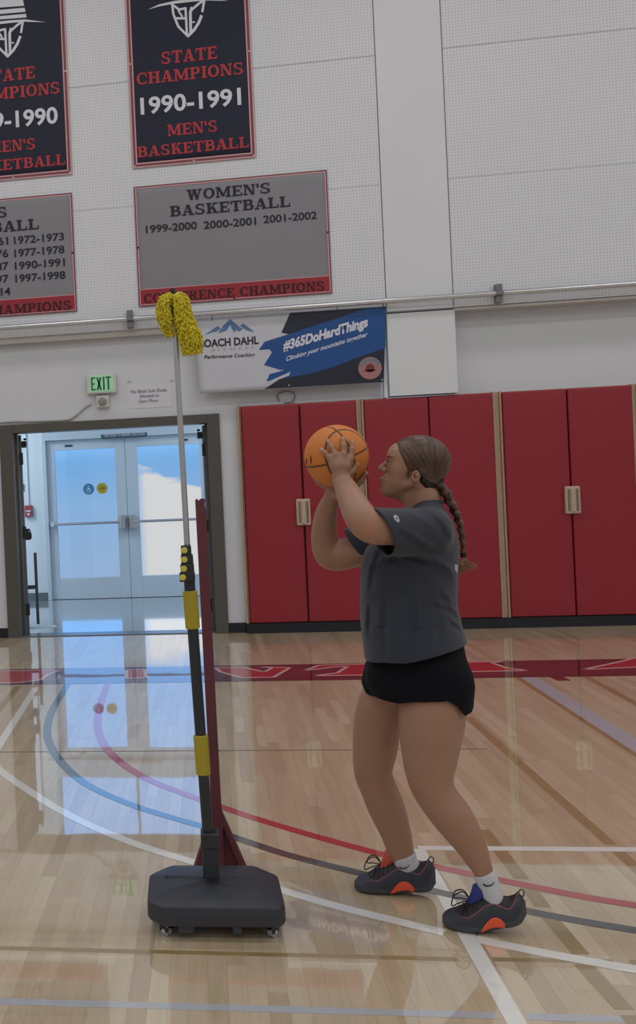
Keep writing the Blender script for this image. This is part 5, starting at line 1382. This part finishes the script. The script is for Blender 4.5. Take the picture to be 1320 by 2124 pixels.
X_, Y_, Z_ = [(ts.lo[k] + np.arange(ts.n[k]) * ts.v).astype(np.float32) for k in range(3)]
def crease(D, pts, amp, sig):          # a soft valley with a raised lip above it
    q = spline([L(*p) for p in pts], 3); lo = np.min(q, 0) - 3.2 * sig; hi = np.max(q, 0) + 3.2 * sig
    i0 = np.maximum(((lo - ts.lo) / ts.v).astype(int), 0); i1 = np.minimum(((hi - ts.lo) / ts.v).astype(int) + 1, ts.n)
    if (i1 <= i0).any(): return
    sl = tuple(slice(a, b) for a, b in zip(i0, i1)); X, Y, Z = X_[sl[0]][:, None, None], Y_[sl[1]][None, :, None], Z_[sl[2]][None, None, :]
    best = np.full(D[sl].shape, 9.0, np.float32); up_ = np.zeros_like(best); tt_ = np.zeros_like(best); n_ = len(q) - 1
    for k, (a, b) in enumerate(zip(q[:-1], q[1:])):
        ba = b - a; t = np.clip(((X - a[0]) * ba[0] + (Y - a[1]) * ba[1] + (Z - a[2]) * ba[2]) / (ba @ ba + 1e-12), 0, 1)
        dx, dy, dz = X - a[0] - t * ba[0], Y - a[1] - t * ba[1], Z - a[2] - t * ba[2]
        d = np.sqrt(dx ** 2 + dy ** 2 + dz ** 2); nr = np.array([-ba[2], 0, ba[0]]); nr = nr / (np.linalg.norm(nr) + 1e-9); nr = nr if nr[2] > 0 else -nr
        m = d < best; best = np.where(m, d, best); up_ = np.where(m, dx * nr[0] + dz * nr[2], up_); tt_ = np.where(m, (k + t) / n_, tt_)
    w_ = np.maximum(np.sin(np.clip(tt_, 0, 1) * PI), 0) ** .7; lateral = np.exp(-(np.maximum(best - np.abs(up_), 0) / (sig * 1.5)) ** 2)
    D[sl] += amp * w_ * lateral * (np.exp(-(up_ / (sig * .55)) ** 2) - .75 * np.exp(-((up_ - sig * .95) / (sig * .6)) ** 2))
FOLDS = [([(948, 1215, .10), (915, 1183, .16), (870, 1160, .18), (828, 1152, .19)], .010, .020), ([(952, 1240, .10), (925, 1205, .15), (885, 1180, .17)], .007, .018), ([(945, 1268, .10), (915, 1240, .155)], .005, .015),
         ([(828, 1150, .17), (800, 1168, .165), (772, 1185, .13)], .008, .018), ([(792, 1140, .14), (776, 1180, .13), (768, 1235, .11)], .005, .016), ([(800, 1240, .145), (797, 1300, .15), (802, 1365, .165)], .005, .018),
         ([(850, 1225, .165), (856, 1300, .17), (850, 1362, .185)], .004, .020), ([(905, 1265, .16), (912, 1310, .17), (905, 1350, .18)], .004, .018), ([(958, 1292, .06), (932, 1270, .12), (905, 1262, .155)], .005, .014), ([(965, 1315, .06), (935, 1296, .12)], .004, .013),
         ([(875, 1062, .10), (905, 1085, .15), (932, 1125, .16)], .004, .018), ([(832, 1072, .2), (862, 1084, .19), (890, 1100, .17)], .004, .015), ([(820, 1102, .27), (855, 1122, .23), (905, 1155, .18)], .005, .018), ([(770, 1250, .09), (765, 1320, .10)], .004, .015)]
for arr in (ts.D, tsl.D):
    for f_ in FOLDS: crease(arr, f_[0], f_[1] * 1.5, f_[2])
TH = .0055
def sm(a, b, k): 
    h_ = np.maximum(k - np.abs(a - b), 0) / k; return np.minimum(a, b) - h_ * h_ * k * .25
wv = (np.sin(X_[:, None, None] * 62 + Z_[None, None, :] * 9 + 1.3 * np.sin(Z_[None, None, :] * 17)) * np.clip((1.05 - Z_[None, None, :]) / .35, 0, 1) * .0020).astype(np.float32)
ts.D += wv * (np.abs(ts.D) < .02)
def pl_(p, n):
    n = np.array(n) / np.linalg.norm(n)
    return ((X_[:, None, None] - p[0]) * n[0] + (Y_[None, :, None] - p[1]) * n[1] + (Z_[None, None, :] - p[2]) * n[2]).astype(np.float32)
pa_, pb__ = L(799, 1068, .31), L(824, 1151, .265); ax_n = el_n - sh_n; ax_n = ax_n / np.linalg.norm(ax_n); tg_ = pb__ - pa_; tg_ /= np.linalg.norm(tg_); nn = ax_n - tg_ * (ax_n @ tg_)
pf1, pf2 = L(722, 1106, -.18), L(757, 1150, -.18); axf = el_f - sh_f; axf /= np.linalg.norm(axf); tf_ = pf2 - pf1; tf_ /= np.linalg.norm(tf_); nf_ = axf - tf_ * (axf @ tf_)
side = np.broadcast_to(Y_[None, :, None] < 0, ts.D.shape)
cutp = np.where(side, pl_((pa_ + pb__) / 2, nn), pl_((pf1 + pf2) / 2, nf_))
outer = sm(ts.D, np.maximum(tsl.D, cutp), .03); inner = sm(ts.D, tsl.D, .03) + TH
shell = np.maximum(outer, -inner)
hx = [L(x, y, w_) for x, y, w_ in ((700, 1362, .05), (762, 1370, .06), (800, 1375, .16), (840, 1377, .19), (880, 1371, .20), (930, 1356, .16), (972, 1338, .05), (1010, 1324, .05))]
hz = np.interp(X_, [p[0] for p in hx], [p[2] for p in hx]).astype(np.float32)
shell = np.maximum(shell, hz[:, None, None] - Z_[None, None, :])
# neck opening
nf0, nb0 = L(835, 1057), L(914, 1042); nc = (nf0 + nb0) / 2; na = (nb0[0] - nf0[0]) / 2; nbw = .058
hole = (np.sqrt(((X_[:, None, None] - nc[0]) / na) ** 2 + ((Y_[None, :, None]) / nbw) ** 2) - 1) * nbw
hole = np.maximum(hole, -(Z_[None, None, :] - nc[2] + .05)).astype(np.float32)
shell = np.maximum(shell, -hole)
ts.D = shell
me, _ = mk_mesh('tshirt', [ts.mesh('t', 0)]); shirt = link('tshirt', me, m_shirt, player, True); del ts, tsl, outer, inner, shell, hole, cutp
from mathutils.bvhtree import BVHTree
bvh = BVHTree.FromPolygons([v.co[:] for v in shirt.data.vertices], [p.vertices[:] for p in shirt.data.polygons])
cr_ = []
for k in range(40):      # collar rib sits on the rim of the opening
    a = 2 * PI * k / 40; x, y = nc[0] + math.cos(a) * (na + .004), math.sin(a) * (nbw + .004)
    r = bvh.ray_cast(Vector((x, y, nc[2] + .3)), Vector((0, 0, -1))); zz_ = r[0].z if r[0] is not None else nc[2]
    cr_.append([x, y, zz_ - .002])
cr_ = np.array(cr_); 
for _ in range(4): cr_[:, 2] = (np.roll(cr_[:, 2], 1) + cr_[:, 2] * 2 + np.roll(cr_[:, 2], -1)) / 4
MB().tube([tuple(p) for p in cr_], .0065, 10, closed=True).build('collar', m_shirt, shirt, True)
# printed marks
m_print = mat('white_print', srgb(176, 180, 196), 0.7)
lo_c = L(822, 1076, .30)

# ---------------- shorts
sh_ = SDF(L(735, 1505, 0) + [-.02, -.30, -.02], L(1005, 1330, 0) + [.03, .30, .03], .0025)
SH = [(1335, 772, 962, .160), (1365, 768, 969, .170), (1390, 760, 979, .176), (1415, 760, 985, .180), (1440, 775, 982, .180)]
sh_.loft([sec(*t, shrink=0) for t in SH], .02)
sh_.cone(L(904, 1418, .072), L(900, 1492, .100), 75 * s1, 75 * s1, .03); sh_.cone(L(830, 1410, -.085), L(797, 1480, -.10), 76 * s2, 60 * s2, .02)
sh_.cone(L(948, 1440, .06), L(962, 1480, .06), .026, .014, .03)
out = sh_.D; shell = np.maximum(out, -(out + .005))
X_, Y_, Z_ = [(sh_.lo[k] + np.arange(sh_.n[k]) * sh_.v).astype(np.float32) for k in range(3)]
hn = [L(x, y, .19) for x, y in ((700, 1460), (828, 1464), (858, 1457), (900, 1455), (930, 1455), (950, 1467), (966, 1490), (985, 1488), (1020, 1480))]
hf = [L(x, y, -.12) for x, y in ((700, 1390), (750, 1405), (762, 1425), (790, 1447), (824, 1466), (850, 1470), (1000, 1470))]
zn = np.interp(X_, [p[0] for p in hn], [p[2] for p in hn]); zf = np.interp(X_, [p[0] for p in hf], [p[2] for p in hf])
wgt = np.clip((-Y_ + .03) / .06, 0, 1)
cut = (zn[:, None] * wgt[None, :] + zf[:, None] * (1 - wgt[None, :])).astype(np.float32)
shell = np.maximum(shell, cut[:, :, None] - Z_[None, None, :]); sh_.D = shell
me, _ = mk_mesh('shorts', [sh_.mesh('s', 0)]); link('shorts', me, m_shorts, player, True); del sh_, out, shell

# ---------------- socks and shoes
m_sh1 = mat('shoe_dark_blue_grey', srgb(50, 54, 64), 0.55, noise=0.08, nscale=30, bump=0.05, bscale=300); m_sh2 = mat('shoe_sole_grey', srgb(58, 62, 68), 0.5)
m_or = mat('shoe_orange', srgb(226, 84, 48), 0.45); m_pipe = mat('shoe_pink_piping', srgb(132, 84, 90), 0.5); m_lace = mat('black_lace', srgb(24, 22, 26), 0.7)
m_t1 = mat('tongue_orange_red', srgb(190, 78, 66), 0.6); m_t2 = mat('tongue_blue', srgb(40, 54, 130), 0.6); m_rim = mat('collar_dark', srgb(26, 20, 30), 0.7)
def interp2(tab, x): return np.interp(x, [a for a, _ in tab], [b for _, b in tab])
def shoe(name_label, toe_px, heel_px, w, ankle_px, ankle_r, tongue_mat, top_sock, pitch_tab, wtoe):
    root = bpy.data.objects.new('shoe', None); C.objects.link(root); root.parent = player; root['label'] = name_label
    # anchor: image row of the sole defines the floor contact, x runs toe -> heel
    T_ = L(*toe_px, w); H_ = L(*heel_px, w); Ln = H_[0] - T_[0]
    root.location = (T_[0], -w, 0.0)
    s = SDF((-.02, -.075, -.01), (Ln + .02, .075, .17), .0018)
    tt = [0, .03, .1, .22, .33, .45, .58, .70, .80, .88, .95, 1.0]
    top = [.022, .040, .052, .066, .084, .104, .116, .110, .106, .113, .115, .080]
    bot = pitch_tab
    hwd = [.012, .030, .042, .050, .052, .047, .041, .039, .039, .037, .031, .009]
    cyo = [.010, .009, .007, .004, .001, 0, 0, 0, 0, 0, 0, 0]
    xs = [t * Ln for t in tt]
    zt = np.linspace(0, Ln, 160); sm = lambda v: np.convolve(np.pad(np.interp(zt, xs, v), 4, mode='edge'), np.ones(9) / 9, 'valid')
    Tt, Bt, Ht, Ct = sm(top), sm(bot), sm(hwd), sm(cyo)
    Tt = Tt + np.maximum(Bt - .0, 0) * .35
    def fn(X, Y, Z):
        x = X.ravel(); a = np.interp(x, zt, Ht)[:, None, None]; t_ = np.interp(x, zt, Tt)[:, None, None]; b_ = np.interp(x, zt, Bt)[:, None, None]; c_ = np.interp(x, zt, Ct)[:, None, None] * (1 if w > 0 else -1)
        cz = b_ + (t_ - b_) * .34; ru = t_ - cz; rl = (cz - b_)
        vv = np.where(Z > cz, (Z - cz) / ru, (Z - cz) / rl); ex = np.where(Z > cz, 2.0, 4.0)
        q = (np.abs((Y - c_) / a) ** ex + np.abs(vv) ** ex) ** (1 / ex)
        d = (q - 1) * np.minimum(a, .035)
        return np.maximum(d, np.maximum(-X, X - Ln) * .9)
    s.op((0, -.07, 0), (Ln, .07, .15), fn, 0, 'u')
    s.D = s.D.astype(np.float32)
    # foot opening
    ac = L(*ankle_px, w) - np.array([T_[0], -w, 0]); ac[1] = 0
    s.ell((ac[0] - .002, 0, float(np.interp(ac[0], zt, Tt)) + .022), (.044, .030, .038), .006, 's')
    me, PS = mk_mesh('upper', [s.mesh('s', 0)])
    xs_ = PS[:, 0] / Ln; base = np.interp(PS[:, 0], zt, Bt); hgt = PS[:, 2] - base
    up = np.array(srgb(44, 48, 60)); so_ = np.array(srgb(60, 64, 70)); rim = np.array(srgb(24, 18, 30))
    cc = np.tile(up, (len(PS), 1)); line = .024 + .016 * np.exp(-((xs_ - .02) / .12) ** 2) + .040 * np.exp(-((xs_ - 1.0) / .09) ** 2)
    m1 = np.clip((line - hgt) / .0016 + .5, 0, 1)[:, None]; cc = cc * (1 - m1) + so_ * m1
    pl = interp2([(.0, .2), (.20, .052), (.30, .050), (.40, .066), (.52, .088), (.62, .092), (.72, .080), (.80, .072), (.86, .088), (.93, .112), (1, .2)], xs_) + np.interp(PS[:, 0], zt, Bt) * .6
    m2 = np.clip((PS[:, 2] - pl) / .002 + .5, 0, 1)[:, None] * ((xs_ > .2) & (xs_ < .93))[:, None]; cc = cc * (1 - m2) + rim * m2
    ca = me.attributes.new('tint', 'FLOAT_COLOR', 'POINT'); ca.data.foreach_set('color', np.c_[cc, np.ones(len(cc))].astype(np.float32).ravel())
    mu = MATS.get('shoe_upper') or mat('shoe_upper', (1, 1, 1), 0.55, attr='tint', bump=0.05, bscale=300)
    link('upper', me, mu, root, True)
    def surf(x, z, side, out=.0012):       # skin of the shoe at (x, z) on one side
        a, t_, b_, c_ = np.interp(x, zt, Ht), np.interp(x, zt, Tt), np.interp(x, zt, Bt), np.interp(x, zt, Ct) * (1 if w > 0 else -1)
        cz = b_ + (t_ - b_) * .34; ex = 2.0 if z > cz else 4.0; v = (z - cz) / (t_ - cz) if z > cz else (cz - z) / (cz - b_)
        v = min(v, .99); yy = a * (1 - v ** ex) ** (1 / ex); return (x, c_ + side * (yy + out), z)
    for sd in (-1, 1):
        pts = [surf(t * Ln, float(interp2([(.22, .052), (.30, .050), (.40, .066), (.52, .088), (.62, .092), (.72, .080), (.80, .072), (.86, .088), (.92, .110)], t)) + float(np.interp(t * Ln, zt, Bt)) * .6, sd, .0006) for t in np.linspace(.22, .92, 26)]
        MB().tube(pts, .0019, 6).build('piping', m_pipe, root, True)
        # orange arch window
        bm = bmesh.new(); g = []
        for i in range(13):
            t = i / 12; x = (.45 + .29 * t) * Ln; b_ = float(np.interp(x, zt, Bt)); hi = b_ + .004 + .044 * (math.sin(PI * min(1, t * .86 + .02)) ** .8); lo = b_ + .004 + .012 * math.sin(PI * t)
            hi = max(hi, lo + .002); g.append([bm.verts.new(surf(x, lo + (hi - lo) * j / 6, sd, .0022)) for j in range(7)])
        for i in range(12):
            for j in range(6): bm.faces.new((g[i][j], g[i + 1][j], g[i + 1][j + 1], g[i][j + 1]))
        me2 = bpy.data.meshes.new('arch_window'); bmesh.ops.recalc_face_normals(bm, faces=bm.faces); bm.to_mesh(me2); bm.free(); o2 = link('arch_window', me2, m_or, root, True)
        o2.modifiers.new('thickness', 'SOLIDIFY').thickness = .0015
    # tongue
    zc = float(np.interp(.47 * Ln, zt, Tt))
    tg2 = MB(); 
    tg2.tube([(.36 * Ln, 0, float(np.interp(.36 * Ln, zt, Tt)) - .012), (.44 * Ln, 0, zc + .006), (.475 * Ln, 0, zc + .030), (.47 * Ln, 0, zc + .044)], [.014, .021, .023, .012], 14)
    o = tg2.build('tongue', tongue_mat, root, True)
    # laces: bars over the instep and two loops
    for k in range(4):
        t = .25 + k * .055; z = float(np.interp(t * Ln, zt, Tt)) + .002
        MB().tube([surf(t * Ln, z - .020, 1, .002), (t * Ln + .004, .014, z + .001), (t * Ln + .004, -.014, z + .001), surf(t * Ln, z - .020, -1, .002)], .0022, 6).build('lace', m_lace, root, True)
    kz = float(np.interp(.34 * Ln, zt, Tt)) + .008; kx = .345 * Ln
    for sd, ln, hh in ((1, .056, .030), (-1, .050, .022)):
        pts = spline([(kx, 0, kz), (kx - ln * .35, -.016 * sd, kz + hh), (kx - ln * .85, -.026 * sd, kz + hh * .6), (kx - ln, -.028 * sd, kz - hh * .45), (kx - ln * .6, -.02 * sd, kz - .006), (kx, 0, kz)], 6)
        MB().tube([tuple(p) for p in pts], .0020, 6).build('lace_loop', m_lace, root, True)
    MB().tube([(kx, 0, kz), (kx - .03, -.03, kz - .012), (kx - .045, -.034, kz - .03)], .0018, 6).build('lace_end', m_lace, root, True)
    # heel pull tab
    hz_ = float(np.interp(.94 * Ln, zt, Tt)) - .004
    MB().tube([(.93 * Ln, 0, hz_ - .01), (.925 * Ln, 0, hz_ + .010), (.95 * Ln, 0, hz_ + .020), (.985 * Ln, 0, hz_ + .016), (.985 * Ln, 0, hz_ + .002), (.955 * Ln, 0, hz_ - .008)], .0026, 8).build('pull_tab', mat('pull_tab_grey', srgb(96, 92, 88), 0.6) if 'pull_tab_grey' not in MATS else MATS['pull_tab_grey'], root, True)
    # sock
    st = L(*top_sock[0], w) - np.array([T_[0], -w, 0]); sb_ = L(*ankle_px, w) - np.array([T_[0], -w, 0])
    ax = (st - sb_); ax = ax / np.linalg.norm(ax)
    sk = SDF(np.minimum(st, sb_) - .07, np.maximum(st, sb_) + .07, .0022)
    tz = float(np.interp(sb_[0], zt, Tt))
    sk.sweep([(sb_[0] + .004, 0, tz - .045), (sb_[0] + .002, 0, tz - .012), (sb_ * .45 + st * .55), st], [.024, .0305, (ankle_r + .033) / 2, ankle_r], .004)
    X_, Y_, Z_ = [(sk.lo[k] + np.arange(sk.n[k]) * sk.v).astype(np.float32) for k in range(3)]
    tl = L(*top_sock[1], w) - np.array([T_[0], -w, 0]); tr = L(*top_sock[2], w) - np.array([T_[0], -w, 0])
    nx_ = np.array([-(tr[2] - tl[2]), 0, tr[0] - tl[0]]); nx_ /= np.linalg.norm(nx_)
    pln = (X_[:, None, None] - tl[0]) * nx_[0] + (Z_[None, None, :] - tl[2]) * nx_[2] + 0 * Y_[None, :, None]
    sk.D = np.maximum(sk.D, pln.astype(np.float32))
    me3, _ = mk_mesh('sock', [sk.mesh('k', 0)]); sko = link('sock', me3, m_sock, root, True)
    # small dark curved mark on the outside of the sock
    mid = (tl + tr) / 2; mc = mid - ax * .024
    pts = [mc + np.array([dx, -(ankle_r * 1.045) * math.sqrt(max(0.05, 1 - (dx / (ankle_r * 1.1)) ** 2)), dz]) for dx, dz in ((-.018, -.004), (-.010, -.008), (0, -.007), (.010, -.002), (.018, .006))]
    MB().tube([tuple(p) for p in spline(pts, 3)], [.0006] + [.0022] * 4 + [.0018] * 4 + [.0012] * 3 + [.0004], 6).build('sock_mark', m_rim, sko, True)
    return root
flat = [.010, .003, 0, 0, 0, .001, .006, .012, .014, .016, .024, .048]
lift = [.010, .003, 0, 0, 0, .002, .010, .020, .026, .032, .044, .066]
shoe('dark shoe nearest the camera with blue tongue', (918, 1905), (1091, 1880), .115, (1022, 1852), .0355, m_t2, ((1003, 1808), (984, 1816), (1029, 1801)), lift, 0)
shoe('dark shoe further from the camera with orange tongue', (737, 1850), (905, 1840), -.115, (852, 1812), .0445, m_t1, ((836, 1772), (806, 1779), (862, 1767)), flat, 0)

# ---------------- basketball
def ballmesh():
    bm = bmesh.new(); bmesh.ops.create_icosphere(bm, subdivisions=7, radius=BR); bmesh.ops.translate(bm, vec=(0, 0, BR), verts=bm.verts)
    me = bpy.data.meshes.new('ball_cover'); bm.to_mesh(me); bm.free()
    P_ = np.empty(len(me.vertices) * 3, np.float32); me.vertices.foreach_get('co', P_); P_ = P_.reshape(-1, 3); c = np.array([0, 0, BR]); n = (P_ - c) / BR
    Rm = np.array((Matrix.Rotation(math.radians(-22), 3, 'Y') @ Matrix.Rotation(math.radians(32), 3, 'Z') @ Matrix.Rotation(math.radians(14), 3, 'X')))
    m = n @ Rm
    d1 = np.abs(m[:, 2]); d2 = np.abs(m[:, 0])
    # the two curved seams
    q = .62; d3 = np.abs(np.abs(m[:, 1]) - (q + (1 - q) * 0.0) - .22 * (m[:, 0] ** 2 - .35))
    d = np.minimum(np.minimum(d1, d2), d3) * BR
    g = np.clip(1 - d / .0032, 0, 1); P2 = c + n * (BR - .0016 * np.sqrt(g))[:, None] 
    me.vertices.foreach_set('co', P2.astype(np.float32).ravel())
    a = np.array(srgb(208, 124, 52)); b = np.array(srgb(92, 60, 30)); k = np.clip((d < .0026) * 1.0 + np.clip((.0040 - d) / .0014, 0, 1), 0, 1)[:, None]
    cc = a * (1 - k) + b * k
    ca = me.attributes.new('tint', 'FLOAT_COLOR', 'POINT'); ca.data.foreach_set('color', np.c_[cc, np.ones(len(cc))].astype(np.float32).ravel()); me.update()
    return link('ball_cover', me, mat('orange_leather', (1, 1, 1), 0.6, attr='tint', bump=0.25, bscale=900, noise=0.04, nscale=20), ball, True)
ballmesh()
def on_ball_local(px, py, off):
    p = onball(px, py, off); return np.array([p[0] - BC[0], p[1] - BC[1], p[2] - BC[2] + BR])
for i, (x, yy, hh) in enumerate(((636, 957, 6), (645, 954, 8.5))):
    MB().tube([tuple(on_ball_local(x, yy - hh, .0002)), tuple(on_ball_local(x + .5, yy, .0004)), tuple(on_ball_local(x, yy + hh, .0002))], [.0018, .0030, .0018], 8).build('printed_mark', MATS.get('ball_ink') or mat('ball_ink', srgb(60, 34, 20), 0.6), ball, True)
# ---------------- small prints laid on the shirt surface (ray cast onto the cloth)
orig = Vector(((np.array([0, 0, CAMH]) - P0) @ pu, (np.array([0, 0, CAMH]) - P0) @ pv, CAMH))
def hit(px, py):
    d = ray(px, py); dl = Vector((d @ pu, d @ pv, d[2])).normalized(); r = bvh.ray_cast(orig, dl)
    return None if r[0] is None else r[0] + r[1] * .0008 * (1 if r[1].dot(dl) < 0 else -1)
def print_patch(name, px):
    hs__ = [hit(*p) for p in px]
    if any(q is None for q in hs__): return
    c = sum(hs__, Vector()) / len(hs__); mb = MB()
    for i in range(len(hs__)): mb.poly([c, hs__[i], hs__[(i + 1) % len(hs__)]])
    mb.build(name, m_print, shirt)
print_patch('sleeve_emblem', [(816, 1071), (820, 1068), (825, 1070), (828, 1076), (829, 1083), (824, 1083), (819, 1078)])
print_patch('back_print', [(944, 1170), (950, 1172), (949, 1190), (943, 1180)])
m_print2 = mat('grey_print', srgb(92, 98, 114), 0.7)
q_ = [hit(*p) for p in [(820.5, 1073), (824, 1072.5), (826, 1077), (823, 1079)]]
if all(v is not None for v in q_): MB().poly([v + (orig - v).normalized() * .0006 for v in q_]).build('emblem_center', m_print2, shirt)
